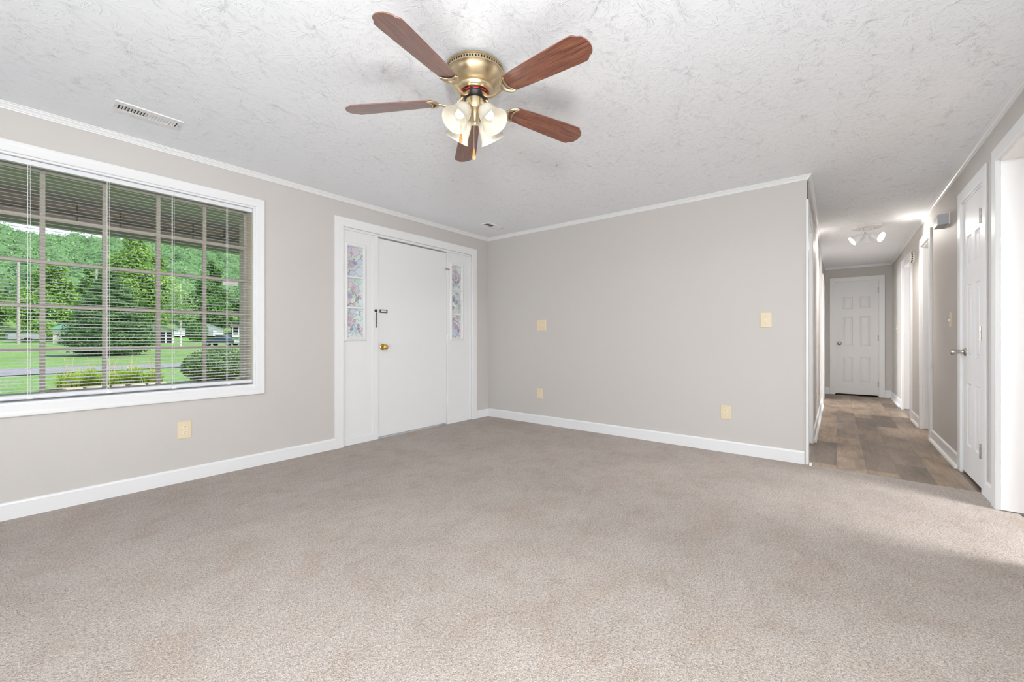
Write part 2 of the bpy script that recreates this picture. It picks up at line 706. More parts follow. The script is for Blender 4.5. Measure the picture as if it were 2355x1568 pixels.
# ------------------------------------------------------------------ room shell
# front wall with the picture window and the entry
WIN = (2.767, 4.715, 0.639, 2.063)
ENT = (0.306, 2.026, -0.02, 2.069)
wall('wall_left', A, -5.9, 5.85, -0.3, CEIL, 0.25, [WIN, ENT], 'long greige front wall with the picture window and entry door')
wall('wall_back', B, 0.186, 3.66, -0.05, CEIL, 0.10, [], 'plain greige wall between the entry corner and the hallway')
L1 = (4.185, 4.96, -0.05, 2.05)
L2 = (8.10, 8.89, -0.05, 1.945)
wall('wall_hall_left', L, 4.11, 9.80, -0.05, CEIL, 0.12, [L1, L2], 'greige left wall of the hallway')
R0 = (2.87, 3.71, -0.05, 2.07)
R1 = (4.045, 4.64, -0.05, 2.05)
R2 = (5.99, 6.53, -0.05, 2.05)
R3 = (7.39, 8.20, -0.05, 2.05)
wall('wall_right', R, -1.75, 9.80, -0.05, CEIL, 0.115, [R0, R1, R2, R3], 'greige right wall running from the wide opening down the hallway')
E1 = (-0.585, 0.024, -0.05, 2.052)
wall('wall_hall_end', EN, -0.9, 0.32, -0.05, CEIL, 0.12, [E1], 'greige end wall of the hallway around its closed door')
REAR = Fr((-1.62, 0, 0), (0, 1, 0), (1, 0, 0))
wall('wall_rear', REAR, -4.2, 3.95, -0.3, CEIL, 0.14, [(-0.70, 2.25, 0.55, 2.15)], 'greige rear wall of the living room with a wide window')
KW = Fr((0, -4.05, 0), (1, 0, 0), (0, 1, 0))
wall('wall_kitchen', KW, -1.75, 9.9, -0.3, CEIL, 0.14, [(1.6, 3.6, 0.7, 2.0), (5.45, 6.35, 1.0, 1.9), (7.1, 8.5, 0.8, 1.9)], 'outer wall of the rooms behind the right wall')
mb = MB()
mb.box(3.90, 3.98, -4.05, -0.88, -0.05, CEIL)
mb.box(5.0, 5.08, -4.05, -0.88, -0.05, CEIL)
mb.box(6.62, 6.70, -4.05, -0.88, -0.05, CEIL)
mb.box(9.70, 9.82, -4.05, -0.9, -0.05, CEIL)
mb.box(9.70, 9.82, 0.32, 3.65, -0.05, CEIL)
mb.box(10.3, 10.42, -0.9, 0.32, -0.06, CEIL)  # unseen walls added behind the end door so its gap stays dark
mb.box(9.70, 10.42, -0.98, -0.90, -0.06, CEIL)
mb.box(9.70, 10.42, 0.32, 0.40, -0.06, CEIL)
tag(mb.build('wall_partition', M['wall']), 'partition walls of the rooms off the hallway', 'wall', kind='structure')

mb = MB()
mb.box(-2.6, 10.6, -4.9, 5.95, CEIL, CEIL + 0.18)  # unseen overhang past the outer walls, added to keep the sun out
tag(mb.build('ceiling', M['ceiling']), 'white slap-brush textured ceiling', 'ceiling', kind='structure')

# floors: carpet with a slightly uneven cut edge at the hallway, planks beyond
mb = MB()
rnd = random.Random(3)
edge = []
for i in range(61):
    t = i / 60
    edge.append((4.105 - 0.045 * t + rnd.uniform(-0.003, 0.003), 0.19 - t * 0.952))
poly = [(-1.62, 3.70), (4.12, 3.64), (4.105, 0.19)] + edge + [(4.045, -0.762), (3.71, -0.762)]
edge2 = []
for i in range(31):
    t = i / 30
    edge2.append((3.71 - t * 0.84, -0.835 + rnd.uniform(-0.003, 0.003)))
poly += edge2 + [(2.87, -0.762), (-1.62, -0.762)]
mb.prism(poly, -0.016, 0.0, lambda p, q, t: (p, q, t))
tag(mb.build('floor_carpet', M['carpet']), 'beige cut-pile carpet of the living room', 'carpet', kind='structure')
mb = MB()
mb.box(-1.75, 10.42, -4.1, 3.64, -0.06, -0.010)
tag(mb.build('floor', M['plank']), 'brown wood-look plank floor of the hallway', 'floor', kind='structure')


# crown moulding, mitred round all corners
def sweep_path(mb, path, prof, mi=0):
    n, k = len(path), len(prof)
    P, F = [], []
    for i in range(n):
        p = Vector(path[i])
        dirs = []
        if i > 0:
            dirs.append((p - Vector(path[i - 1])).normalized())
        if i < n - 1:
            dirs.append((Vector(path[i + 1]) - p).normalized())
        nr = [Vector((d.y, -d.x)) for d in dirs]      # inside lies to the right
        if len(nr) == 2:
            mvec = (nr[0] + nr[1])
            mvec = mvec / mvec.length
            mvec = mvec / max(0.2, mvec.dot(nr[0]))
        else:
            mvec = nr[0]
        for d, z in prof:
            q = p + mvec * d
            P.append((q.x, q.y, z))
    for i in range(n - 1):
        for q in range(k):
            q2 = (q + 1) % k
            F.append((i * k + q, (i + 1) * k + q, (i + 1) * k + q2, i * k + q2))
    F.append(tuple(range(k)))
    F.append(tuple(range((n - 1) * k, n * k)))
    return mb.add(P, F, mi)


c0 = A(5.72, 0, 0)
crown = [(c0[0], c0[1]), A(0, 0, 0)[:2], (4.10, 0.186), (9.70, 0.186), (9.70, -0.762), (-1.62, -0.762)]
prof = [(0, 2.298), (0.007, 2.298), (0.008, 2.306), (0.0125, 2.307), (0.013, 2.313), (0.019, 2.320), (0.0235, 2.322), (0.024, 2.328), (0.030, 2.331), (0.030, CEIL), (0, CEIL)]
mb = MB()
sweep_path(mb, crown, prof)
tag(mb.build('trim_crown', M['trim']), 'narrow white crown moulding round the living room and hallway', 'crown moulding', kind='structure')


# baseboards
def baseboard(name, fr, spans, h, label, shoe=()):
    root = thing(name, label, 'baseboard', kind='structure')
    mb = MB()
    for a, b in spans:
        pr = [(0, -0.01), (0.013, -0.01), (0.013, h - 0.012), (0.010, h - 0.004), (0.004, h), (0, h)]
        mb.prism(pr, a, b, lambda p, q, t: fr(t, p, q))
    mb.build('board', M['trim'], root)
    if shoe:
        mb = MB()
        for a, b in shoe:
            pr = [(0.013, -0.010)] + [(0.013 + 0.019 * math.cos(t), -0.010 + 0.026 * math.sin(t)) for t in [k * PI / 12 for k in range(7)]]
            mb.prism(pr, a, b, lambda p, q, t: fr(t, p, q))
        mb.build('quarter_round', M['trim'], root)
    return root


baseboard('baseboard_left', A, [(0.0, 0.221), (2.107, 5.72)], 0.097, 'white baseboard along the front wall')
baseboard('baseboard_back', B, [(0.205, 3.612)], 0.103, 'white baseboard along the plain wall beside the hallway')
baseboard('baseboard_right', R, [(-1.62, 2.79), (3.79, 3.957), (4.73, 5.90), (6.62, 7.30), (8.29, 9.69)], 0.10, 'white baseboard along the right wall and hallway', [(4.73, 5.90), (6.62, 7.22), (8.45, 9.69)])
baseboard('baseboard_hall_left', L, [(5.05, 8.02), (8.97, 9.69)], 0.10, 'white baseboard with quarter round on the left side of the hallway', [(5.06, 7.95)])
baseboard('baseboard_hall_end', EN, [(-0.75, -0.663), (0.095, 0.18)], 0.12, 'short white baseboards beside the door at the hallway end')

# ------------------------------------------------------------------ picture window
mb = MB()
frame_sweep(mb, A, WIN[0], WIN[1], WIN[2], WIN[3], casing_prof(0.066, 0.018))
tag(mb.build('trim_window', M['trim'], smooth=False), 'white moulded casing round the picture window', 'window casing', kind='structure')
win = thing('window_1', 'large white-trimmed picture window with cream muntins behind a mini blind', 'window', kind='structure')
mb = MB()   # reveal lining
u0, u1, z0, z1 = WIN
for a, b in ((u0 - 0.001, u0 + 0.012), (u1 - 0.012, u1 + 0.001)):
    mb.box(a, b, -0.15, -0.020, z0, z1, 1, A)
    mb.box(a, b, -0.020, 0.001, z0, z1, 0, A)
mb.box(u0, u1, -0.15, 0.001, z1 - 0.012, z1 + 0.001, 0, A)
mb.box(u0, u1, -0.15, 0.004, z0 - 0.001, z0 + 0.014, 0, A)
mb.build('reveal', [M['trim'], M['cream']], win)
mb = MB()   # sash frame and outer jamb
GV = -0.15
mb.box(u0 + 0.0, u0 + 0.030, GV - 0.10, GV + 0.0, z0, z1, 0, A)
mb.box(u1 - 0.030, u1, GV - 0.10, GV + 0.0, z0, z1, 0, A)
mb.box(u0, u1, GV - 0.10, GV, z1 - 0.04, z1, 0, A)
mb.box(u0, u1, GV - 0.10, GV, z0, z0 + 0.045, 0, A)
mb.build('sash', M['sash'], win, bevel=0.002)
mus = [3.065 + 0.2725 * k for k in range(6)]
muz = [0.950, 1.213, 1.482, 1.748]
mb = MB()
for u in mus:
    mb.box(u - 0.0115, u + 0.0115, GV - 0.012, GV + 0.014, z0 + 0.04, z1 - 0.035, 0, A)
for z in muz:
    mb.box(u0 + 0.025, u1 - 0.025, GV - 0.012, GV + 0.012, z - 0.011, z + 0.011, 0, A)
mb.build('muntin', M['sash'], win)
us = [u0 + 0.028] + mus + [u1 - 0.028]
zs = [z0 + 0.043] + muz + [z1 - 0.038]
mb = MB()
mb.box(us[0], us[-1], GV - 0.0035, GV - 0.0005, zs[0], zs[-1], 0, A)
mb.build('pane', M['glass'], win)
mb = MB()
mb.box(2.84, 2.945, GV + 0.0005, GV + 0.0015, 1.437, 1.475, 0, A)  # pale rectangle set on the room side of the pane
st = mb.build('patch', M['white_plastic'], win)
st['label'] = 'small pale patch on the glass'

# mini blind in the reveal
bl = thing('mini_blind', 'white aluminium mini blind hanging open in the picture window', 'blind', A(3.74, -0.04, 2.049))
inv = Matrix.Translation(-Vector(A(3.74, -0.04, 2.049)))


def AL(u, v, z):
    return tuple(inv @ Vector(A(u, v, z)))


b0, b1 = u0 + 0.016, u1 - 0.016
mb = MB()
mb.box(b0 - 0.002, b1 + 0.002, -0.055, -0.022, 2.023, 2.049, 0, AL)
mb.box(b0 - 0.003, b1 + 0.003, -0.022, -0.0205, 2.021, 2.049, 0, AL)
mb.build('headrail', M['vinyl'], bl, bevel=0.002)
mb = MB()
zz = 2.006
k = 0
while zz > 0.700:
    arc = []
    for q in range(5):
        s = -1 + q * 0.5
        vv = -0.043 + s * 0.0122
        hh = 0.0022 * (1 - s * s) - s * 0.0018
        arc.append((vv, zz + hh))
    P = [AL(b0 + 0.002, v, z) for v, z in arc] + [AL(b1 - 0.002, v, z) for v, z in arc]
    mb.add(P, [(q, q + 1, q + 6, q + 5) for q in range(4)])
    zz -= 0.0205
    k += 1
sl = mb.build('slats', M['slat'], bl, smooth=True, fix=False, angle=80)
mb = MB()
mb.prism([(-0.058, 0.668), (-0.024, 0.664), (-0.018, 0.672), (-0.018, 0.679), (-0.026, 0.690), (-0.058, 0.690)], b0 - 0.002, b1 + 0.002, lambda p, q, t: AL(t, p, q))
mb.build('bottom_rail', M['vinyl'], bl, bevel=0.002)
for q in range(6):
    u = 2.948 + 0.332 * q
    mb = MB()
    for vv in (-0.0300, -0.0560):
        mb.tube([AL(u, vv, 2.03), AL(u, vv, 0.685)], 0.0009, 5)
    mb.tube([AL(u - 0.009, -0.030, 2.03), AL(u - 0.009, -0.030, 0.685)], 0.0008, 5)
    c = mb.build('ladder_cord', M['cord'], bl)
    mb = MB()
    mb.box(u - 0.018, u + 0.006, -0.027, -0.0155, 0.664, 0.676, 0, AL)
    mb.tube([AL(u - 0.005, -0.022, 0.690), AL(u - 0.005, -0.018, 0.670)], 0.003, 8)
    mb.build('cord_plug', M['cord'], c, bevel=0.001)

# ------------------------------------------------------------------ entry door with two stained-glass sidelights
mb = MB()
frame_sweep(mb, A, ENT[0], ENT[1], 0.0, 2.069, flat_prof(0.083, 0.016), bottom=False)
tag(mb.build('trim_entry', M['trim']), 'wide flat white casing round the entry door and sidelights', 'door casing', kind='structure')
mb = MB()   # jambs, head and mullion posts
mb.box(ENT[0], ENT[0] + 0.022, -0.25, -0.006, 0, 2.069, 0, A)
mb.box(ENT[1] - 0.004, ENT[1], -0.25, -0.008, 0, 2.069, 0, A)
mb.box(ENT[0], ENT[1], -0.25, -0.006, 2.047, 2.069, 0, A)
mb.box(1.639, 1.700, -0.12, -0.012, 0, 2.047, 0, A)
mb.box(0.672, 0.703, -0.12, -0.012, 0, 2.047, 0, A)
mb.box(0.62, 1.70, -0.25, -0.10, -0.06, -0.004, 0, A)
mb.box(0.690, 1.650, -0.118, -0.077, 2.018, 2.050, 0, A)
mb.box(0.690, 0.722, -0.118, -0.077, 0.0, 2.03, 0, A)
mb.box(1.620, 1.650, -0.118, -0.077, 0.0, 2.03, 0, A)
tag(mb.build('trim_entry_frame', M['trim'], bevel=0.0015), 'white jambs and posts of the entry door frame', 'door frame', kind='structure')


def flower(mb, fr, u, z, r, v, petal, centre, n=5, rot=0.0, lead=7):
    for k in range(n):
        a = rot + 2 * PI * k / n
        ca, sa = math.cos(a), math.sin(a)
        for (grow, mi, dv) in ((1.10, lead, 0.0), (1.0, petal, 0.0004)):
            pts = []
            for q in range(9):
                t = q / 8 * 2 * PI
                pr_ = 0.56 * r + 0.44 * r * grow * math.cos(t)
                pt = 0.33 * r * grow * math.sin(t) * (1.05 - 0.25 * math.cos(t))
                pts.append((u + ca * pr_ - sa * pt, z + sa * pr_ + ca * pt))
            mb.add([fr(p, v + dv, q) for p, q in pts[:-1]], [tuple(range(8))], mi)
    pts = [(u + 0.17 * r * math.cos(t), z + 0.17 * r * math.sin(t)) for t in [k * PI / 4 for k in range(8)]]
    mb.add([fr(p, v + 0.0008, q) for p, q in pts], [tuple(range(8))], centre)


def leaf(mb, fr, u, z, ln, ang, mi, v, w=0.34, lead=7):
    ca, sa = math.cos(ang), math.sin(ang)
    for grow, m_, dv in ((1.0, lead, 0.0), (0.84, mi, 0.0004)):
        pts = []
        for q in range(10):
            t = q / 10 * 2 * PI
            x = ln * 0.5 + ln * 0.5 * math.cos(t) * (1.0 if grow == 1.0 else 0.9)
            y = ln * w * grow * math.sin(t) * (0.7 + 0.3 * math.sin(t / 2))
            pts.append((u + ca * x - sa * y, z + sa * x + ca * y))
        mb.add([fr(p, v + dv, q) for p, q in pts], [tuple(range(10))], m_)


def sidelight(name, label, ua, ub, ga, gb, seed, dense):
    """fixed panel ua..ub with a stained-glass lite ga..gb in three panes"""
    root = thing(name, label, 'sidelight window', kind='structure')
    zb, zt = 1.025, 1.904
    mb = MB()
    for (a, b, c, d) in ((ua, ga, 0.0, 2.047), (gb, ub, 0.0, 2.047), (ga, gb, 0.0, zb), (ga, gb, zt, 2.047)):
        mb.box(a, b, -0.060, -0.020, c, d, 0, A)
    mb.box(ua, ub, -0.021, -0.012, -0.005, 0.062, 0, A)
    mb.build('panel', M['door'], root)
    mb = MB()
    frame_sweep(mb, A, ga, gb, zb, zt, [(-0.004, -0.05), (-0.004, -0.016), (0.004, -0.006), (0.014, -0.008), (0.03, -0.014), (0.034, -0.020), (0.034, -0.05)])
    mb.build('lite_frame', M['trim'], root)
    bars = (1.313, 1.608)
    mb = MB()
    for z in bars:
        mb.prism([(z - 0.011, -0.03), (z - 0.011, -0.018), (z - 0.006, -0.010), (z + 0.006, -0.010), (z + 0.011, -0.018), (z + 0.011, -0.03)], ga, gb, lambda p, q, t: A(t, q, p))
    mb.build('glazing_bar', M['sash'] if False else M['trim'], root)
    rn = random.Random(seed)
    cuts = [zb, bars[0], bars[1], zt]
    w = gb - ga
    for k in range(3):
        mb = MB()
        mb.box(ga, gb, -0.034, -0.030, cuts[k], cuts[k + 1], 0, A)
        lo, hi = cuts[k] + 0.012, cuts[k + 1] - 0.012
        for q in range(dense):
            r = rn.uniform(0.016, 0.030)
            u = rn.uniform(ga + r * 0.9, gb - r * 0.9)
            z = rn.uniform(lo + r * 0.9, hi - r * 0.9)
            flower(mb, A, u, z, r, -0.0296 + q * 0.0001, rn.choice([1, 1, 3, 4, 5, 5]), rn.choice([2, 3, 4]), rn.choice([5, 5, 6]), rn.uniform(0, 6))
        for q in range(dense + 1):
            ln = rn.uniform(0.03, 0.05)
            u = rn.uniform(ga + ln, gb - ln)
            z = rn.uniform(lo + ln, hi - ln)
            leaf(mb, A, u, z, ln, rn.uniform(0, 6.28), rn.choice([2, 4, 6, 6, 1, 3]), -0.0299)
        mb.build('pane', [M['art'], M['art_pink'], M['art_rose'], M['art_blue'], M['art_lilac'], M['art_white'], M['art_green'], M['lead']], root, fix=False)
    return root


sidelight('window_2', 'stained-glass sidelight on the left side of the white entry door', 1.700, 2.022, 1.799, 1.972, 5, 4)
sidelight('window_3', 'stained-glass sidelight between the entry door and the room corner', 0.328, 0.672, 0.461, 0.631, 11, 8)

fd = thing('door_1', 'flat white front entry door between the two sidelights', 'door', kind='structure')
mb = MB()
mb.box(0.708, 1.634, -0.075, -0.030, 0.016, 2.036, 0, A)
mb.build('slab', M['door'], fd, bevel=0.002)


def lathe_out(mb, fr, u, z, prof, v0=0.0, seg=24, mi=0):
    """turned shape standing out of a wall: prof = [(r, distance)]"""
    return mb.lathe(prof, seg, lambda x, y, h: fr(u + x, v0 + h, z + y), mi)


KNOB = [(0.033, 0.0), (0.033, 0.004), (0.028, 0.009), (0.014, 0.012), (0.011, 0.030), (0.016, 0.036), (0.026, 0.044), (0.0285, 0.054), (0.026, 0.063), (0.016, 0.069), (0.006, 0.070)]
mb = MB()
lathe_out(mb, A, 1.577, 0.93, KNOB, -0.031)
k_ = mb.build('knob', M['gold'], fd, smooth=True)
k_['label'] = 'polished brass door knob'
mb = MB()   # chain keeper slot
kz, ka, kb = 1.297, 1.524, 1.613
mb.box(ka, kb, -0.031, -0.022, kz + 0.010, kz + 0.017, 0, A)
mb.box(ka, kb, -0.031, -0.022, kz - 0.017, kz - 0.010, 0, A)
mb.box(ka, ka + 0.008, -0.031, -0.022, kz - 0.011, kz + 0.011, 0, A)
mb.box(kb - 0.010, kb, -0.031, -0.022, kz - 0.011, kz + 0.011, 0, A)
k_ = mb.build('chain_keeper', M['bronze'], fd, bevel=0.002)
k_['label'] = 'dark bronze slotted chain keeper'
for hz in (0.30, 1.02, 1.78):
    mb = MB()
    mb.tube([A(0.703, -0.022, hz - 0.05), A(0.703, -0.022, hz + 0.05)], 0.007, 10)
    mb.box(0.705, 0.720, -0.031, -0.027, hz - 0.045, hz + 0.045, 0, A)
    mb.build('hinge', M['door'], fd)
mb = MB()
mb.tube([A(0.735, -0.026, 1.845), A(0.715, -0.012, 1.843), A(0.685, -0.004, 1.843), A(0.672, -0.006, 1.843)], [0.003, 0.006, 0.006, 0.003], 8)
k_ = mb.build('flip_stop', M['nickel'], fd, smooth=True)
k_['label'] = 'small metal hinge stop near the top of the door'

dc = thing('door_chain', 'dark bronze security chain hanging from the entry door post', 'door chain', A(1.668, -0.012, 1.297))
invc = Matrix.Translation(-Vector(A(1.668, -0.012, 1.297)))


def AC(u, v, z):
    return tuple(invc @ Vector(A(u, v, z)))


mb = MB()
lathe_out(mb, AC, 1.668, 1.297, [(0.016, 0), (0.016, 0.004), (0.012, 0.010), (0.006, 0.014)], -0.012)
mb.build('anchor_plate', M['bronze'], dc, smooth=True)
mb = MB()
z = 1.284
for q in range(11):
    pts = []
    for t in range(9):
        a = t / 8 * 2 * PI
        if q % 2 == 0:
            pts.append(AC(1.666 + 0.0055 * math.cos(a), -0.005, z - 0.008 + 0.010 * math.sin(a)))
        else:
            pts.append(AC(1.666, -0.006 + 0.0045 * math.cos(a), z - 0.008 + 0.010 * math.sin(a)))
    mb.tube(pts, 0.0017, 5)
    z -= 0.0132
mb.ball(AC(1.665, -0.006, z - 0.004), 0.007, 8, 6)
mb.build('chain', M['bronze'], dc, smooth=True)


# ------------------------------------------------------------------ six-panel doors
def six_panel(mb, f, w, h, t, face=1):
    """f(a, d, z): a across 0..w, d outwards (front at 0), z up"""
    st, mu = 0.115 * w / 0.6 * 0.95, 0.105 * w / 0.6 * 0.9
    pw = (w - 2 * st - mu) / 2
    xs = [0, st, st + pw, st + pw + mu, w - st, w]
    zs = [0, 0.215 * h / 2.03, 0.675 * h / 2.03, 0.865 * h / 2.03, 1.405 * h / 2.03, 1.545 * h / 2.03, 1.765 * h / 2.03, h]
    P, F = [], []

    def quad(a, b, c, d):
        k = len(P)
        P.extend([f(*a), f(*b), f(*c), f(*d)])
        F.append((k, k + 1, k + 2, k + 3))

    for i in range(5):
        for j in range(7):
            x0, x1, y0, y1 = xs[i], xs[i + 1], zs[j], zs[j + 1]
            if i in (1, 3) and j in (1, 3, 5):
                ring = [(0, 0), (0.010, -0.009), (0.018, -0.009), (0.036, -0.002)]
                for (a, da), (b, db) in zip(ring, ring[1:]):
                    for (p, q, r_, s) in (((x0 + a, y0 + a), (x1 - a, y0 + a), (x1 - b, y0 + b), (x0 + b, y0 + b)),
                                          ((x1 - a, y0 + a), (x1 - a, y1 - a), (x1 - b, y1 - b), (x1 - b, y0 + b)),
                                          ((x1 - a, y1 - a), (x0 + a, y1 - a), (x0 + b, y1 - b), (x1 - b, y1 - b)),
                                          ((x0 + a, y1 - a), (x0 + a, y0 + a), (x0 + b, y0 + b), (x0 + b, y1 - b))):
                        quad((p[0], da, p[1]), (q[0], da, q[1]), (r_[0], db, r_[1]), (s[0], db, s[1]))
                a = ring[-1][0]
                quad((x0 + a, -0.002, y0 + a), (x1 - a, -0.002, y0 + a), (x1 - a, -0.002, y1 - a), (x0 + a, -0.002, y1 - a))
            else:
                quad((x0, 0, y0), (x1, 0, y0), (x1, 0, y1), (x0, 0, y1))
    mb.add(P, F)
    # edges and back
    c = [f(0, 0, 0), f(w, 0, 0), f(w, 0, h), f(0, 0, h), f(0, -t, 0), f(w, -t, 0), f(w, -t, h), f(0, -t, h)]
    mb.add(c, [(0, 4, 5, 1), (1, 5, 6, 2), (2, 6, 7, 3), (3, 7, 4, 0), (4, 7, 6, 5)])


def hinge(fr, u, z, v, parent):
    mb = MB()
    for q in range(5):
        mb.tube([fr(u, v, z - 0.05 + q * 0.02), fr(u, v, z - 0.05 + q * 0.02 + 0.018)], 0.0065, 10)
    mb.box(u - 0.012, u + 0.012, v - 0.006, v - 0.003, z - 0.048, z + 0.048, 0, fr)
    return mb.build('hinge', M['nickel'], parent, smooth=True)


EGG = [(0.032, 0.0), (0.032, 0.005), (0.026, 0.010), (0.013, 0.013), (0.0105, 0.028), (0.015, 0.040), (0.0235, 0.056), (0.026, 0.068), (0.023, 0.078), (0.013, 0.083), (0.004, 0.0835)]


def casing(name, fr, a, b, zt, w, label, t=0.02, depth=0.115):
    """flat casing plus jamb lining of one doorway"""
    mb = MB()
    frame_sweep(mb, fr, a, b, -0.008, zt, flat_prof(w, t), bottom=False)
    j = 0.018
    mb.box(a - 0.002, a + j - 0.006, -depth, 0.001, 0.006, zt, 0, fr)
    mb.box(b - j + 0.006, b + 0.002, -depth, 0.001, 0.006, zt, 0, fr)
    mb.box(a, b, -depth, 0.001, zt - j + 0.006, zt + 0.002, 0, fr)
    return tag(mb.build(name, M['trim'], bevel=0.0012), label, 'door casing', kind='structure')


# hallway end door
casing('trim_1', EN, E1[0], E1[1], 2.056, 0.078, 'white casing of the door at the hallway end')
d = thing('door_2', 'white six-panel door closed at the far end of the hallway', 'door', kind='structure')
mb = MB()
six_panel(mb, lambda a, o, z: EN(0.018 - a, -0.004 + o, 0.016 + z), 0.596, 2.028, 0.035)
mb.build('slab', M['door'], d)
mb = MB()
lathe_out(mb, EN, -0.042, 0.935, KNOB, -0.005)
mb.build('knob', M['nickel'], d, smooth=True)
for hz in (0.22, 1.03, 1.87):
    hinge(EN, -0.580, hz, 0.003, d)

# closet door on the right wall
casing('trim_2', R, R1[0], R1[1], 2.052, 0.088, 'white casing of the six-panel door on the right wall', 0.014)
d = thing('door_3', 'white six-panel door on the right wall near the wide opening', 'door', kind='structure')
mb = MB()
six_panel(mb, lambda a, o, z: R(4.054 + a, -0.002 + o, 0.012 + z), 0.575, 2.026, 0.035)
mb.build('slab', M['door'], d)
mb = MB()
lathe_out(mb, R, 4.560, 0.915, EGG, -0.003)
mb.build('knob', M['nickel'], d, smooth=True)
for hz in (0.27, 1.05, 1.83):
    hinge(R, 4.069, hz, 0.0125, d)

casing('trim_3', R, R0[0], R0[1], 2.072, 0.080, 'white casing of the wide opening at the right edge')
casing('trim_4', R, R2[0], R2[1], 2.052, 0.088, 'white casing of the middle doorway on the right of the hallway')
casing('trim_5', R, R3[0], R3[1], 2.052, 0.088, 'white casing of the farthest doorway on the right of the hallway')
casing('trim_6', L, L1[0], L1[1], 2.052, 0.085, 'white casing of the doorway just round the living room corner', 0.009, 0.12)
casing('trim_7', L, L2[0], L2[1], 1.945, 0.080, 'white casing of the far doorway on the left of the hallway', 0.022, 0.12)
mb = MB()
mb.box(4.091, 4.108, 0.1775, 0.1946, -0.004, 2.137)
mb.prism([(4.070, -0.004), (4.092, -0.004), (4.092, 0.022), (4.080, 0.018), (4.072, 0.008)], 0.155, 0.172, lambda p, q, t: (p, t, q))
tag(mb.build('trim_8', M['trim'], bevel=0.001), 'narrow white corner board where the plain wall meets the hallway', 'trim', kind='structure')
d = thing('door_4', 'white door standing open inside the farthest right doorway', 'door', kind='structure')
mb = MB()
six_panel(mb, lambda a, o, z: (8.185 + o, -0.885 - a, 0.012 + z), 0.76, 2.02, 0.035)
mb.build('slab', M['door'], d)
d = thing('door_5', 'white door standing open inside the middle right doorway', 'door', kind='structure')
mb = MB()
six_panel(mb, lambda a, o, z: (6.52 + o, -0.885 - a, 0.012 + z), 0.5, 2.02, 0.035)
mb.build('slab', M['door'], d)

# unseen windows of the surrounding rooms, added where the daylight area lights stand
for i, (fr, a, b, z0_, z1_, lab) in enumerate(((REAR, -0.70, 2.25, 0.55, 2.15, 'wide window in the rear wall of the living room'),
                                                (KW, 1.6, 3.6, 0.7, 2.0, 'window of the room behind the wide opening'),
                                                (KW, 5.45, 6.35, 1.0, 1.9, 'window of the small room behind the middle doorway'),
                                                (KW, 7.1, 8.5, 0.8, 1.9, 'window of the room behind the farthest doorway'))):
    w = thing('window_%d' % (i + 4), lab, 'window', kind='structure')
    mb = MB()
    frame_sweep(mb, fr, a, b, z0_, z1_, flat_prof(0.07, 0.018))
    mb.build('frame', M['trim'], w)
    mb = MB()
    n = max(2, round((b - a) / 0.6))
    for q in range(n + 1):
        u = a + (b - a) * q / n
        mb.box(max(a, u - 0.02), min(b, u + 0.02), -0.12, -0.08, z0_, z1_, 0, fr)
    mb.box(a, b, -0.12, -0.08, z0_, z0_ + 0.04, 0, fr)
    mb.box(a, b, -0.12, -0.08, z1_ - 0.04, z1_, 0, fr)
    mb.build('sash', M['trim'], w)
    mb = MB()
    mb.box(a, b, -0.102, -0.098, z0_, z1_, 0, fr)
    mb.build('pane', M['glass'], w)


# ------------------------------------------------------------------ wall plates
def wall_thing(name, fr, u, z, label, cat, group=None):
    return thing(name, label, cat, fr(u, 0, z), fr.rz(), group)


def plate(root, w, h, t=0.006):
    mb = MB()
    mb.prism([(-w / 2, 0), (-w / 2, t * 0.4), (-w / 2 + 0.005, t), (w / 2 - 0.005, t), (w / 2, t * 0.4), (w / 2, 0)], -h / 2 + 0.003, h / 2 - 0.003, lambda p, q, s: (p, q, s))
    mb.prism([(-h / 2, 0), (-h / 2, t * 0.4), (-h / 2 + 0.005, t - 0.0002), (h / 2 - 0.005, t - 0.0002), (h / 2, t * 0.4), (h / 2, 0)], -w / 2 + 0.003, w / 2 - 0.003, lambda p, q, s: (s, q, p))
    return mb.build('plate', M['ivory'], root)


def outlet(fr, u, z, label):
    root = wall_thing('wall_outlet', fr, u, z, label, 'outlet', 'ivory wall outlets')
    plate(root, 0.082, 0.124)
    for s in (0.0195, -0.0195):
        mb = MB()
        pts = []
        for k in range(20):
            a = 2 * PI * k / 20
            pts.append((0.0172 * math.cos(a), max(-0.0135, min(0.0135, 0.0172 * math.sin(a))) + s))
        mb.prism(pts, 0.003, 0.0078, lambda p, q, t: (p, t, q))
        r_ = mb.build('receptacle', M['ivory2'], root, bevel=0.0006)
        mb = MB()
        mb.box(0.0045, 0.0068, 0.007, 0.0080, s + 0.000, s + 0.0085)
        mb.box(-0.0068, -0.0048, 0.007, 0.0080, s + 0.001, s + 0.0080)
        mb.lathe([(0.0024, 0.007), (0.0024, 0.0081)], 10, lambda x, y, h: (x, h, y + s - 0.0055))
        mb.build('slot', M['dark'], r_)
    mb = MB()
    mb.lathe([(0.003, 0.005), (0.003, 0.0068), (0.0015, 0.0072)], 10, lambda x, y, h: (x, h, y))
    mb.build('screw', M['ivory2'], root)
    return root


outlet(A, 3.219, 0.366, 'ivory wall outlet below the picture window')
o2 = outlet(B, 2.792, 0.360, 'ivory wall outlet low on the plain wall near the entry corner')
o3 = outlet(B, 0.781, 0.356, 'ivory wall outlet low on the plain wall near the hallway')
o4 = outlet(L, 5.94, 0.36, 'ivory wall outlet on the left wall of the hallway')


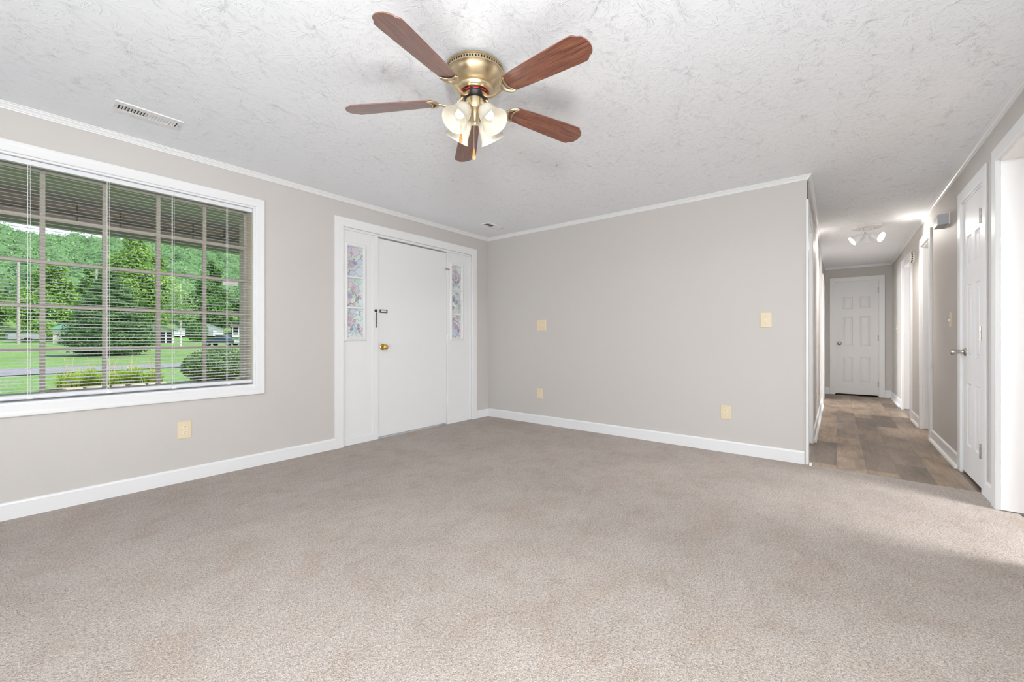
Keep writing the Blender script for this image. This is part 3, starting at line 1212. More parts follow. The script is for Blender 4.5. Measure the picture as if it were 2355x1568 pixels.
def switch(fr, u, z, w, n, label, h=0.126):
    root = wall_thing('light_switch', fr, u, z, label, 'light switch', 'ivory light switches')
    plate(root, w, h)
    for k in range(n):
        x = (k - (n - 1) / 2) * 0.046
        mb = MB()
        mb.box(x - 0.0055, x + 0.0055, 0.004, 0.0066, -0.0125, 0.0125)
        s_ = mb.build('toggle_slot', M['ivory2'], root)
        mb = MB()
        mb.hexa([(x - 0.0045, 0.005, -0.006), (x + 0.0045, 0.005, -0.006), (x + 0.0045, 0.005, 0.006), (x - 0.0045, 0.005, 0.006),
                 (x - 0.0035, 0.019, -0.013), (x + 0.0035, 0.019, -0.013), (x + 0.0035, 0.019, -0.004), (x - 0.0035, 0.019, -0.004)])
        mb.build('toggle', M['ivory2'], s_)
        for zz_ in (0.030, -0.030):
            mb = MB()
            mb.lathe([(0.0028, 0.005), (0.0028, 0.0066), (0.0014, 0.007)], 10, lambda a, b, c: (x + a, c, zz_ + b))
            mb.build('screw', M['nickel'], root)
    return root


switch(B, 2.767, 1.176, 0.128, 2, 'double ivory light switch on the plain wall near the entry corner')
switch(B, 0.473, 1.173, 0.082, 1, 'single ivory light switch on the plain wall near the hallway')
switch(R, 5.05, 1.178, 0.080, 1, 'ivory light switch beside the six-panel door on the right wall')
switch(R, 9.02, 1.178, 0.080, 1, 'ivory light switch at the far end of the hallway')

# door chime box
ch = wall_thing('door_chime', R, 5.20, 2.045, 'grey boxy door chime high on the right hallway wall', 'door chime')
mb = MB()
mb.prism([(-0.115, 0.0), (-0.105, 0.030), (-0.095, 0.072), (0.095, 0.072), (0.105, 0.030), (0.115, 0.0)], -0.045, 0.045, lambda p, q, t: (p, q, t))
mb.build('cover', M['grey_plastic'], ch, bevel=0.003)
mb = MB()
mb.box(-0.118, 0.118, 0, 0.006, -0.047, 0.047)
mb.build('base_plate', M['white_plastic'], ch)

# smoke detector on the wall
smk = wall_thing('smoke_detector', R, 7.16, 2.035, 'round white smoke detector above the far hallway doorways', 'smoke detector')
mb = MB()
mb.lathe([(0.070, 0), (0.070, 0.012), (0.066, 0.016), (0.066, 0.032), (0.058, 0.042), (0.030, 0.046), (0.004, 0.047)], 32, lambda x, y, h: (x, h, y))
mb.build('housing', M['white_plastic'], smk, smooth=True)
mb = MB()
for k in range(16):
    a = 2 * PI * k / 16
    ca, sa = math.cos(a), math.sin(a)
    mb.hexa([(0.0625 * ca - s1 * 0.009 * sa + d_ * ca, h_, 0.0625 * sa + s1 * 0.009 * ca + d_ * sa) for h_ in (0.019, 0.030) for s1, d_ in ((-1, 0), (1, 0), (1, 0.0042), (-1, 0.0042))])
mb.build('vent_slots', M['dark'], smk)


# ------------------------------------------------------------------ ceiling registers
def register(x, y, w, d, nl, dark, label):
    root = thing('air_register', label, 'air vent', (x, y, CEIL), 0, 'white ceiling air registers')
    mb = MB()
    iw, idp = w * 0.87, d * 0.46
    hw, hd = w / 2, d / 2
    t = 0.006
    outer = [(-hw, -hd), (hw, -hd), (hw, hd), (-hw, hd)]
    inner = [(-iw / 2, -idp / 2), (iw / 2, -idp / 2), (iw / 2, idp / 2), (-iw / 2, idp / 2)]
    lip = [(p * 0.985, q * 0.96) for p, q in outer]
    P = [(p, q, 0) for p, q in outer] + [(p, q, -t) for p, q in lip] + [(p, q, -t) for p, q in inner] + [(p, q, -0.0005) for p, q in inner]
    F = []
    for k in range(4):
        k2 = (k + 1) % 4
        F += [(k, k2, 4 + k2, 4 + k), (4 + k, 4 + k2, 8 + k2, 8 + k), (8 + k, 8 + k2, 12 + k2, 12 + k)]
    mb.add(P, F)
    mb.box(-0.006, 0.006, -idp / 2, idp / 2, -t, -0.001)
    mb.build('frame', M['white_metal'], root)
    mb = MB()
    mb.box(-iw / 2, iw / 2, -idp / 2, idp / 2, -0.0012, -0.0004)
    mb.build('duct_opening', M['duct'], root)
    mb = MB()
    for sgn in (-1, 1):
        for q in range(nl):
            xc = sgn * (0.010 + (iw / 2 - 0.012) * (q + 0.5) / nl)
            pit = (iw / 2 - 0.012) / nl
            lean = pit * 0.62 * (-1 if sgn < 0 else -1) * dark
            wd = 0.0012
            z0_, z1_ = -t + 0.0004, -0.0014
            mb.hexa([(xc - wd, -idp / 2, z0_), (xc + wd, -idp / 2, z0_), (xc + wd, idp / 2, z0_), (xc - wd, idp / 2, z0_),
                     (xc - wd + lean * sgn, -idp / 2, z1_), (xc + wd + lean * sgn, -idp / 2, z1_), (xc + wd + lean * sgn, idp / 2, z1_), (xc - wd + lean * sgn, idp / 2, z1_)])
    mb.build('louvers', M['white_metal'], root)
    for sx_ in (-1, 1):
        mb = MB()
        mb.lathe([(0.004, -t), (0.004, -t - 0.001), (0.002, -t - 0.0018)], 10, lambda a, b, c: (sx_ * (iw / 2 + hw) / 2 + a, b, c))
        mb.build('screw', M['nickel'], root)
    return root


register(0.600, 3.205, 0.305, 0.150, 9, 1, 'white ceiling air register above the picture window')
register(3.680, 3.165, 0.305, 0.135, 9, 1, 'white ceiling air register above the entry corner')

# ------------------------------------------------------------------ ceiling fan
FX, FY = 1.485, 1.396
fan = thing('ceiling_fan', 'brass five-blade ceiling fan with dark wood blades and four glass shades', 'ceiling fan', (FX, FY, CEIL))
mb = MB()
mb.lathe([(0.134, 0), (0.140, -0.003), (0.141, -0.012), (0.137, -0.014), (0.137, -0.030), (0.144, -0.033), (0.144, -0.038), (0.138, -0.042), (0.133, -0.052), (0.122, -0.068), (0.106, -0.083), (0.092, -0.092), (0.083, -0.096), (0.090, -0.101), (0.088, -0.112), (0.080, -0.120), (0.070, -0.121)], 64)
cn = mb.build('motor_housing', M['brass'], fan, smooth=True)
mb = MB()
for k in range(64):
    a = 2 * PI * k / 64
    ca, sa = math.cos(a), math.sin(a)
    mb.hexa([((0.1355 + d_) * ca - s_ * 0.0033 * sa, (0.1355 + d_) * sa + s_ * 0.0033 * ca, h_) for h_ in (-0.027, -0.0175) for s_, d_ in ((-1, 0), (1, 0), (1, 0.0025), (-1, 0.0025))])
mb.build('vent_slots', M['dark'], cn)
mb = MB()
mb.lathe([(0.064, -0.120), (0.066, -0.136), (0.058, -0.140), (0.040, -0.150), (0.028, -0.158)], 32)
rt = mb.build('rotor', M['black'], fan, smooth=True)
mb = MB()
for k in range(10):
    a0 = 2 * PI * k / 10
    mb.tube([(0.067 * math.cos(a0 + q * 0.1), 0.067 * math.sin(a0 + q * 0.1), -0.126 - 0.004 * math.sin(q * 0.9)) for q in range(5)], 0.0035, 6)
mb.build('winding', M['redwire'], rt, smooth=True)
mb = MB()
mb.lathe([(0.030, -0.150), (0.043, -0.153), (0.0435, -0.158), (0.0435, -0.200), (0.041, -0.206), (0.034, -0.210), (0.026, -0.226), (0.016, -0.240), (0.015, -0.262), (0.019, -0.266), (0.015, -0.272), (0.006, -0.276)], 40)
sh = mb.build('switch_housing', M['brass'], fan, smooth=True)

# blade with its iron, local +X outwards
PITCH = rad(12)


def blade_pt(x, w, h=0.0):
    z = -0.162 - 0.020 * (x - 0.2) / 0.45
    return (x, w * math.cos(PITCH) + h * math.sin(PITCH), z - w * math.sin(PITCH) + h * math.cos(PITCH))


half = [(0.196, 0.012), (0.199, 0.025), (0.208, 0.039), (0.222, 0.0475), (0.30, 0.054), (0.45, 0.062), (0.56, 0.0665), (0.594, 0.067), (0.604, 0.0645), (0.610, 0.058), (0.618, 0.051), (0.630, 0.045), (0.638, 0.037), (0.645, 0.022), (0.648, 0.006)]
outl = half + [(x, -w) for x, w in reversed(half)]
mb = MB()
mb.prism(outl, 0.0, 0.0055, lambda p, q, t: blade_pt(p, q, t))
bd = mb.build('blade', M['blade'], fan, bevel=0.0012)
mb = MB()
arm = [(0.055, 0, -0.134), (0.068, 0, -0.150), (0.088, 0, -0.168), (0.112, 0, -0.179), (0.138, 0, -0.179), (0.160, 0, -0.172), (0.180, 0, -0.168)]
mb.tube(arm, [0.013, 0.012, 0.0105, 0.0095, 0.009, 0.009, 0.010], 10, flat=0.7)
cres = []
for q in range(13):
    t = -1.15 + 2.3 * q / 12
    cres.append(blade_pt(0.250 - 0.068 * math.cos(t) , 0.052 * math.sin(t) * 1.0, -0.004))
mb.tube(cres, [0.0025 + 0.0048 * math.sin(PI * q / 12) for q in range(13)], 8, flat=0.8)
cres = []
for q in range(13):
    t = -1.0 + 2.0 * q / 12
    cres.append(blade_pt(0.252 - 0.040 * math.cos(t), 0.050 * math.sin(t), -0.004))
mb.tube(cres, [0.0022 + 0.003 * math.sin(PI * q / 12) for q in range(13)], 8, flat=0.8)
for s in (-1, 1):
    mb.tube([blade_pt(0.185, s * 0.010, -0.004), blade_pt(0.203, s * 0.030, -0.004), blade_pt(0.228, s * 0.044, -0.004)], 0.0035, 8)
ir = mb.build('blade_iron', M['brass'], bd, smooth=True)
bd.rotation_euler.z = rad(49)
for a in (124.0, 191.6, 266.3, 338.0):
    c = copy_tree(bd, fan)
    c.rotation_euler.z = rad(a)

# light kit: one shade with holder and bulb, local +X outwards
AX = Vector((0.62, 0, -0.785)).normalized()
SY = Vector((0, 1, 0))
SN = AX.cross(SY)


def along(origin):
    o = Vector(origin)

    def f(x, y, z):
        return tuple(o + AX * z + SY * y + SN * x)
    return f


neck = (0.060, 0, -0.212)
mb = MB()
prof_s = [(0.0225, 0.0), (0.030, 0.006), (0.0385, 0.020), (0.0440, 0.038), (0.0475, 0.058), (0.0505, 0.078), (0.0560, 0.098), (0.0640, 0.114), (0.0665, 0.118)]
inner = [(r - 0.0025, z) for r, z in reversed(prof_s)]
mb.lathe(prof_s + inner, 40, along(neck), 0, False, False)
sd_ = mb.build('lamp_shade', M['shade'], fan, smooth=True, angle=70)
mb = MB()
mb.lathe([(0.020, -0.016), (0.026, -0.010), (0.026, 0.006), (0.018, 0.010)], 24, along(neck))
hub = Vector(neck) - AX * 0.012
mb.tube([(0.026, 0, -0.214), (0.034, 0, -0.204), (0.046, 0, -0.198), tuple(hub)], 0.0065, 10)
mb.build('holder', M['brass'], sd_, smooth=True)
mb = MB()
mb.lathe([(0.010, 0.008), (0.012, 0.024), (0.019, 0.042), (0.0215, 0.056), (0.019, 0.070), (0.012, 0.082), (0.004, 0.089)], 20, along(neck))
mb.build('bulb', M['bulb'], sd_, smooth=True)
shades = [sd_]
sd_.rotation_euler.z = rad(178)
for k in range(1, 4):
    c = copy_tree(sd_, fan)
    c.rotation_euler.z = rad(178 + 90 * k)
    shades.append(c)
ld = bpy.data.lights.new('fan_bulb_light', 'POINT')
ld.energy = 2.1
ld.color = (1.0, 0.95, 0.88)
ld.shadow_soft_size = 0.05
lo = bpy.data.objects.new('fan_bulb_light', ld)
COL.objects.link(lo)
lo.location = (FX, FY, CEIL - 0.47)


def pull_chain(x, y, z0_, z1_, label):
    mb = MB()
    z = z0_
    mb.tube([(x, y, z0_), (x, y, z1_)], 0.0007, 5)
    while z > z1_:
        mb.ball((x, y, z), 0.0017, 6, 4)
        z -= 0.0046
    ch = mb.build('pull_chain', M['nickel'], fan, smooth=True)
    mb = MB()
    mb.lathe([(0.0015, z1_ + 0.002), (0.004, z1_ - 0.003), (0.0055, z1_ - 0.015), (0.0085, z1_ - 0.036), (0.0075, z1_ - 0.046), (0.003, z1_ - 0.051)], 16, lambda a, b, c: (x + a, y + b, c))
    mb.build('fob', M['fob'], ch, smooth=True)
    return ch


# camera-left / centre chains, hanging from the switch housing and fitter
vd = Vector((0.729, 0.685, 0))
lt = Vector((-0.685, 0.729, 0))
p = lt * 0.066 - vd * 0.045
pull_chain(p.x, p.y, -0.196, -0.335, 'left chain')
mbx = MB()
mbx.tube([(lt.x * 0.040, lt.y * 0.040, -0.185), (lt.x * 0.052, lt.y * 0.052, -0.188), (p.x, p.y, -0.196)], 0.0016, 6)
mbx.build('chain_guide', M['nickel'], fan)
p = lt * 0.004 - vd * 0.017
pull_chain(p.x, p.y, -0.268, -0.398, 'centre chain')

# ------------------------------------------------------------------ hallway ceiling light
HX, HY = 6.43, -0.285
hl = thing('ceiling_light', 'white three-spot ceiling light in the hallway', 'ceiling light', (HX, HY, CEIL))
mb = MB()
mb.lathe([(0.150, 0), (0.152, -0.006), (0.146, -0.016), (0.120, -0.019), (0.006, -0.020)], 48, lambda x, y, z: (x, y * 0.92, z))
mb.lathe([(0.034, -0.018), (0.034, -0.034), (0.026, -0.040), (0.004, -0.041)], 24)
mb.build('base_plate', M['white_metal'], hl, smooth=True)


def spot(az, tilt, reach, lit, lab):
    """spot head: az = heading, tilt below the horizon"""
    d_ = Vector((math.cos(az) * math.cos(tilt), math.sin(az) * math.cos(tilt), -math.sin(tilt)))
    o = Vector((math.cos(az) * reach, math.sin(az) * reach, -0.135))
    s1 = d_.cross(Vector((0, 0, 1))).normalized()
    s2 = s1.cross(d_)

    def f(x, y, z):
        return tuple(o + d_ * z + s1 * x + s2 * y)
    mb = MB()
    mb.lathe([(0.020, -0.060), (0.032, -0.056), (0.036, -0.020), (0.050, 0.012), (0.058, 0.040), (0.055, 0.040), (0.046, 0.016)], 32, f, 0, True, True)
    mb.tube([(math.cos(az) * 0.05, math.sin(az) * 0.05, -0.018), (math.cos(az) * 0.055, math.sin(az) * 0.055, -0.060), tuple(o - d_ * 0.05)], 0.007, 8)
    h_ = mb.build('spot_head', M['white_metal'], hl, smooth=True)
    mb = MB()
    mb.lathe([(0.053, 0.026), (0.050, 0.034), (0.030, 0.040), (0.004, 0.042)], 32, f)
    mb.build('lens', M['spot'], h_, smooth=True)
    ld = bpy.data.lights.new('hall_spot_light', 'SPOT')
    ld.energy = lit
    ld.color = (1.0, 0.94, 0.88)
    ld.spot_size = rad(150)
    ld.spot_blend = 0.6
    ld.shadow_soft_size = 0.04
    lo = bpy.data.objects.new('hall_spot_light', ld)
    COL.objects.link(lo)
    lo.location = Vector((HX, HY, CEIL)) + o + d_ * 0.06
    lo.rotation_euler = d_.to_track_quat('-Z', 'Y').to_euler()


spot(rad(104), rad(34), 0.110, 7, 'left')
spot(rad(-122), rad(24), 0.105, 7, 'right')
spot(rad(20), rad(72), 0.030, 40, 'centre')

# ------------------------------------------------------------------ outdoors


def tz(y):
    if y < 28:
        return -0.45
    if y < 85:
        return -0.45 + (y - 28) / 57 * 1.25
    return 0.8 + (y - 85) * 0.252


def tx_(x, y):
    return tz(min(y, 190)) + max(0.0, x - 14) * 0.11 * max(0.0, (min(y, 190) - 85) / 105)


def grass_mat():
    m = mat('sunny_lawn', (0.2, 0.4, 0.08), 0.9)
    t = NT(m)
    p = t.pos()
    f1 = t.noise(p, 14, 4, 0.7).outputs[0]
    f2 = t.noise(t.scale(p, (1, 0.6, 1)), 0.5, 3).outputs[0]
    c = t.ramp(f1, [(0.35, (0.085, 0.185, 0.04)), (0.52, (0.18, 0.32, 0.085)), (0.68, (0.30, 0.43, 0.16))])
    c = t.mix(0.75, c, t.ramp(f2, [(0.35, (0.80, 0.85, 0.8)), (0.52, (1, 1, 1)), (0.7, (1.18, 1.05, 0.9))]), 'MULTIPLY')
    t.link(c, t.b.inputs['Base Color'])
    t.bump(f1, 0.8, 0.05)
    t.b.inputs['Specular IOR Level'].default_value = 0.1
    return m


M['grass'] = grass_mat()


def leaf_mat(name, c0, c1, c2, trans=0.35, scale=1.2, seedsh=0.0):
    m = mat(name, c1, 0.6)
    t = NT(m)
    p = t.pos()
    n1 = t.noise(p, scale, 3).outputs[0]
    oi = t.n.new('ShaderNodeNewGeometry')
    rnd_ = oi.outputs['Random Per Island']
    f = t.mathn('ADD', t.mathn('MULTIPLY', n1, 0.6), t.mathn('MULTIPLY', rnd_, 0.42))
    c = t.ramp(f, [(0.28, c0), (0.50, c1), (0.74, c2)])
    t.link(c, t.b.inputs['Base Color'])
    t.b.inputs['Specular IOR Level'].default_value = 0.2
    tl = t.add('ShaderNodeBsdfTranslucent')
    t.link(c, tl.inputs['Color'])
    mx = t.add('ShaderNodeMixShader')
    mx.inputs[0].default_value = trans
    t.link(t.b.outputs[0], mx.inputs[1])
    t.link(tl.outputs[0], mx.inputs[2])
    t.link(mx.outputs[0], t.n['Material Output'].inputs['Surface'])
    return m


M['leaf_hill'] = leaf_mat('hill_forest_leaves', (0.10, 0.22, 0.07), (0.21, 0.40, 0.14), (0.36, 0.56, 0.22), 0.35, 0.15)
M['leaf_lime'] = leaf_mat('lime_tree_leaves', (0.14, 0.28, 0.045), (0.29, 0.50, 0.10), (0.48, 0.66, 0.19), 0.4, 0.5)
M['leaf_dark'] = leaf_mat('dark_tree_leaves', (0.05, 0.13, 0.03), (0.13, 0.28, 0.065), (0.26, 0.46, 0.12), 0.35, 0.5)
M['leaf_conifer'] = leaf_mat('conifer_needles', (0.03, 0.08, 0.022), (0.085, 0.18, 0.05), (0.24, 0.40, 0.12), 0.25, 0.9)
M['leaf_bush'] = leaf_mat('hedge_bush_leaves', (0.045, 0.10, 0.025), (0.14, 0.26, 0.06), (0.38, 0.54, 0.18), 0.25, 3.0)
M['leaf_birch'] = leaf_mat('birch_leaves', (0.20, 0.34, 0.10), (0.33, 0.50, 0.18), (0.50, 0.64, 0.30), 0.4, 0.9)
M['leaf_lily'] = leaf_mat('daylily_leaves', (0.20, 0.36, 0.03), (0.42, 0.58, 0.06), (0.70, 0.76, 0.16), 0.4, 2.0)
M['stalk'] = mat('dry_flower_stalk', (0.62, 0.42, 0.22), 0.7)
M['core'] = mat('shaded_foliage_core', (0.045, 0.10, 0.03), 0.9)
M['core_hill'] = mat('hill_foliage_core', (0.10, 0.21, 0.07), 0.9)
M['bark'] = mat('grey_brown_bark', (0.14, 0.10, 0.075), 0.9)
M['birch_bark'] = mat('pale_birch_bark', (0.72, 0.68, 0.62), 0.8)
M['asphalt'] = mat('grey_asphalt', (0.23, 0.225, 0.23), 0.9)
M['mulch'] = mat('brown_mulch', (0.23, 0.13, 0.085), 0.95)
M['stone'] = mat('tan_edging_stone', (0.50, 0.41, 0.31), 0.85)
M['porch_board'] = mat('taupe_porch_boards', (0.56, 0.46, 0.41), 0.7)
M['porch_dark'] = mat('dark_porch_beam', (0.26, 0.24, 0.20), 0.7)
M['porch_trim'] = mat('olive_porch_trim', (0.12, 0.13, 0.065), 0.7)
M['concrete'] = mat('porch_concrete', (0.5, 0.49, 0.47), 0.9)
M['siding_cream'] = mat('cream_siding', (0.80, 0.74, 0.58), 0.7)
M['siding_white'] = mat('white_siding', (0.84, 0.85, 0.86), 0.6)
M['roof_green'] = mat('green_metal_roof', (0.10, 0.26, 0.20), 0.4)
M['roof_grey'] = mat('grey_shingle_roof', (0.30, 0.33, 0.35), 0.8)
M['roof_plum'] = mat('plum_brown_roof', (0.26, 0.17, 0.17), 0.8)
M['shade_wall'] = mat('porch_shade_dark', (0.05, 0.05, 0.055), 0.8)  # near-black colour in place of shade under the porches
M['wood_pole'] = mat('weathered_pole', (0.48, 0.41, 0.38), 0.9)
M['truck'] = mat('dark_blue_green_car_paint', (0.055, 0.09, 0.11), 0.2, 0.3)
M['truck_glass'] = mat('dark_car_glass', (0.03, 0.06, 0.09), 0.08)
M['chrome'] = mat('chrome', (0.85, 0.85, 0.87), 0.12, 1.0)
M['tyre'] = mat('tyre_rubber', (0.02, 0.02, 0.02), 0.8)
M['grey_metal'] = mat('grey_painted_metal', (0.36, 0.38, 0.40), 0.5)

# ground
mb = MB()
ys = [3.86, 8, 14, 20, 28, 36, 46, 58, 70, 85, 110, 150, 190, 230, 300]
xsg = [-70, -30, -10, 5, 20, 40, 80, 140]
P = [(x, y, tx_(x, y)) for y in ys for x in xsg]
nx = len(xsg)
F = [(j * nx + i, j * nx + i + 1, (j + 1) * nx + i + 1, (j + 1) * nx + i) for j in range(len(ys) - 1) for i in range(nx - 1)]
mb.add(P, F)
tag(mb.build('lawn', M['grass'], fix=False), 'sunlit green lawn rising gently to the wooded hill', 'lawn', kind='structure')
mb = MB()
rows = [(-60, 25.2, 29.6), (0, 25.5, 30.1), (7, 26.6, 29.8), (60, 34.6, 38.2)]
P, F = [], []
for x, a, b in rows:
    P += [(x, a, tz(a) + 0.03), (x, b, tz(b) + 0.05)]
F = [(2 * k, 2 * k + 2, 2 * k + 3, 2 * k + 1) for k in range(3)]
mb.add(P, F)
tag(mb.build('road', M['asphalt'], fix=False), 'narrow grey road crossing the lawn beyond the window', 'road', kind='structure')
mb = MB()
mb.prism([(1.1, 16.4), (1.2, 18.1), (3.0, 18.0), (3.9, 17.2), (4.3, 17.6), (6.3, 17.0), (7.5, 14.0), (3.0, 15.2)], -0.47, -0.435, lambda p, q, t: (p, q, t))
tag(mb.build('mulch_bed', M['mulch']), 'brown mulch planting bed under the daylilies and round bush', 'mulch bed', kind='structure')
# porch
PY0, PY1 = 3.90, 5.82
mb = MB()
mb.box(-3, 6.0, 3.86, PY1 + 0.1, -0.46, -0.08)
tag(mb.build('porch_floor', M['concrete']), 'concrete porch floor outside the entry door', 'porch', kind='structure')
pc = thing('porch_ceiling', 'taupe grooved porch header and ceiling above the picture window', 'porch ceiling', kind='structure')
mb = MB()
mb.box(-2.6, 10.0, 3.872, PY1 - 0.04, 2.322, 2.334)
mb.build('ceiling_boards', M['porch_board'], pc)
mb = MB()
mb.box(-2.6, 10.0, PY1 - 0.04, PY1 + 0.10, 2.10, 2.334)
mb.build('header_panel', M['porch_board'], pc)
mb = MB()
x = -2.5
while x < 9.9:
    mb.box(x, x + 0.012, PY1 - 0.046, PY1 - 0.039, 2.13, 2.325)
    x += 0.305
mb.build('groove', M['porch_dark'], pc)
mb = MB()
mb.box(-2.6, 10.0, PY1 - 0.075, PY1 - 0.038, 2.195, 2.222)
mb.box(-2.6, 10.0, PY1 - 0.10, PY1 + 0.12, 2.075, 2.100)
mb.build('batten', M['porch_dark'], pc)
mb = MB()
mb.box(-2.6, 10.0, PY1 - 0.09, PY1 - 0.037, 2.100, 2.128)
mb.box(-2.6, 10.0, 4.02, 4.10, 2.29, 2.322)
mb.build('trim_board', M['porch_trim'], pc)


def cards(rn, centres, n, size, shell=0.55, flat=1.0, droop=0.0):
    """n leaf cards scattered through the outer shell of ellipsoids [(cx,cy,cz,rx,ry,rz)]"""
    C_ = np.array(centres, float)
    w = C_[:, 3] * C_[:, 4] * C_[:, 5]
    w = w ** (2 / 3)
    idx = rn.choice(len(C_), n, p=w / w.sum())
    d = rn.normal(size=(n, 3))
    d /= np.linalg.norm(d, axis=1)[:, None]
    r = shell + (1.06 - shell) * rn.random(n) ** 0.6
    ctr = C_[idx, :3] + d * r[:, None] * C_[idx, 3:6]
    nr = d * 0.7 + rn.normal(size=(n, 3)) * 0.55 + np.array([0, 0, 0.35 - droop])
    nr /= np.linalg.norm(nr, axis=1)[:, None]
    a = np.cross(nr, rn.normal(size=(n, 3)))
    a /= np.linalg.norm(a, axis=1)[:, None]
    b = np.cross(nr, a)
    s = size * (0.6 + 0.8 * rn.random(n))
    a = a * s[:, None]
    b = b * (s * 0.55 * flat)[:, None]
    P = np.stack([ctr - a, ctr - b, ctr + a, ctr + b], 1).reshape(-1, 3)
    return P


def card_mesh(name, P, m, parent=None):
    n = len(P) // 4
    me = bpy.data.meshes.new(name)
    me.vertices.add(len(P))
    me.vertices.foreach_set('co', P.astype(np.float32).ravel())
    me.loops.add(4 * n)
    me.loops.foreach_set('vertex_index', np.arange(4 * n, dtype=np.int32))
    me.polygons.add(n)
    me.polygons.foreach_set('loop_start', np.arange(0, 4 * n, 4, dtype=np.int32))
    me.materials.append(m)
    me.update(calc_edges=True)
    o = bpy.data.objects.new(name, me)
    COL.objects.link(o)
    if parent:
        o.parent = parent
    return o


def tree(label, x, y, h, blobs, n, size, lm, trunk_r, trunk_h, group=None, bark='bark', name='deciduous_tree', seed=1, core=0.72, shell=0.55, droop=0.0):
    """blobs are relative to the foot of the trunk"""
    z = tz(y)
    root = thing(name, label, 'tree', (x, y, z), 0, group)
    rn = np.random.default_rng(seed)
    mb = MB()
    mb.tube([(0, 0, -0.05), (0.02, 0.0, trunk_h * 0.5), (0, 0.03, trunk_h)], [trunk_r, trunk_r * 0.8, trunk_r * 0.5], 8)
    for k in range(4):
        a = rn.random() * 6.28
        b = blobs[k % len(blobs)]
        mb.tube([(0, 0, trunk_h * 0.7), (b[0] * 0.7, b[1] * 0.7, b[2])], [trunk_r * 0.45, trunk_r * 0.15], 6)
    mb.build('trunk', M[bark], root, smooth=True)
    cr = card_mesh('crown', cards(rn, blobs, n, size, shell, droop=droop), M[lm], root)
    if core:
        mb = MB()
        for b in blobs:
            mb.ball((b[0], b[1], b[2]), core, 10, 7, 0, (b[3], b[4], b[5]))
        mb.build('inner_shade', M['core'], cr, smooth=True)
    return root


# wooded hill: too many crowns to count
rn = np.random.default_rng(7)
bl_ = []
y = 103.5
while y < 196:
    x = -14.0 + rn.random() * 4
    while x < 92:
        yy = y + rn.uniform(-2, 2)
        r = rn.uniform(2.3, 3.5)
        bl_.append((x, yy, tx_(x, yy) + rn.uniform(1.8, 3.8), r, r, r * rn.uniform(0.9, 1.4)))
        x += rn.uniform(3.3, 5.0)
    y += 4.3
fo = card_mesh('forest', cards(rn, bl_, 170000, 0.27, 0.74), M['leaf_hill'])
tag(fo, 'dense green forest covering the hillside beyond the lawn', 'forest', kind='stuff')
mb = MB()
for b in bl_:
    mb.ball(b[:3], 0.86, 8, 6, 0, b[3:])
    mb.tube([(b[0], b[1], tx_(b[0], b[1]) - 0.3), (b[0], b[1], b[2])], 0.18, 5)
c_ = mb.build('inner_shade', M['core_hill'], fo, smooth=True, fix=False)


def blobset(seed, h, w, base, n, top=0.35):
    r_ = random.Random(seed)
    out = []
    for k in range(n):
        f = k / max(1, n - 1)
        z = base + (h - base) * (0.12 + 0.76 * f)
        rr = w / 2 * (1 - (1 - top) * f ** 1.6) * (0.75 + 0.25 * math.sin(PI * min(1, f * 1.6 + 0.25)))
        a = r_.random() * 6.28
        o = rr * 0.45
        s = rr * r_.uniform(0.55, 0.75)
        out.append((o * math.cos(a), o * math.sin(a), z, s, s, s * 0.85))
    return out


TG = 'leafy trees along the far edge of the lawn'
tree('lime-green leafy tree rising behind the broad conifer', 10.6, 63.0, 13, blobset(3, 13.0, 8, 3.8, 16), 21600, 0.15, 'leaf_lime', 0.25, 6, TG, seed=21)
tree('yellow-green tree to the left of the broad conifer', 5.9, 86.0, 12, blobset(8, 11.5, 9.5, 0.3, 18), 19200, 0.17, 'leaf_lime', 0.25, 5, TG, seed=22)
tree('dark leafy tree at the far left of the window view', -1.6, 92.0, 14, blobset(12, 12.0, 9.0, 0.2, 16), 16800, 0.18, 'leaf_dark', 0.3, 5, TG, seed=23)
tree('dark green tree standing behind the white garage', 26.8, 94.0, 16, blobset(14, 14.0, 8.4, 0.5, 18), 19200, 0.20, 'leaf_dark', 0.3, 6, TG, seed=24)
tree('leafy tree at the right end of the window view behind the porch house', 35.8, 94.0, 15, blobset(17, 14.0, 8.4, 0.4, 18), 19200, 0.20, 'leaf_dark', 0.3, 6, TG, seed=25)
tree('bright green tree behind the house with the green roof', 18.4, 94.0, 13, blobset(19, 14.0, 8.4, 0.4, 18), 19200, 0.19, 'leaf_lime', 0.25, 6, TG, seed=26)
tree('low leafy tree between the green-roofed shed and the conifer', 10.7, 93.5, 9, blobset(23, 10.5, 6.4, 0.2, 16), 14400, 0.18, 'leaf_dark', 0.25, 4, TG, seed=27)
tree('slim pale-barked young birch on the lawn beside the garage', 13.29, 56.6, 8, [(0, 0, 5.2, 1.5, 1.5, 2.4), (0.4, 0, 3.6, 1.3, 1.3, 1.2), (-0.5, 0.2, 3.9, 1.1, 1.1, 1.1)], 1500, 0.13, 'leaf_birch', 0.13, 6.8, None, 'birch_bark', 'birch_tree', 31, 0, 0.2)
tree('small round dark shrub tree beside the white garage', 20.4, 78.0, 3, [(0, 0, 1.5, 1.4, 1.4, 1.5)], 3600, 0.096, 'leaf_dark', 0.1, 1.2, None, 'bark', 'small_tree', 33)

for k, (x, y, r, lab) in enumerate(((-0.9, 80.5, 2.0, 'leftmost low green shrub behind the utility trailer'), (4.6, 80.0, 1.7, 'low green shrub behind the right end of the utility trailer'))):
    tree(lab, x, y, 3, [(0, 0, 1.3, r, r * 0.9, 1.5), (r * 0.5, 0, 1.0, r * 0.7, r * 0.7, 1.2)], 5000, 0.13, 'leaf_lime' if k else 'leaf_dark', 0.08, 1.0, None, 'bark', 'shrub', 36 + k)

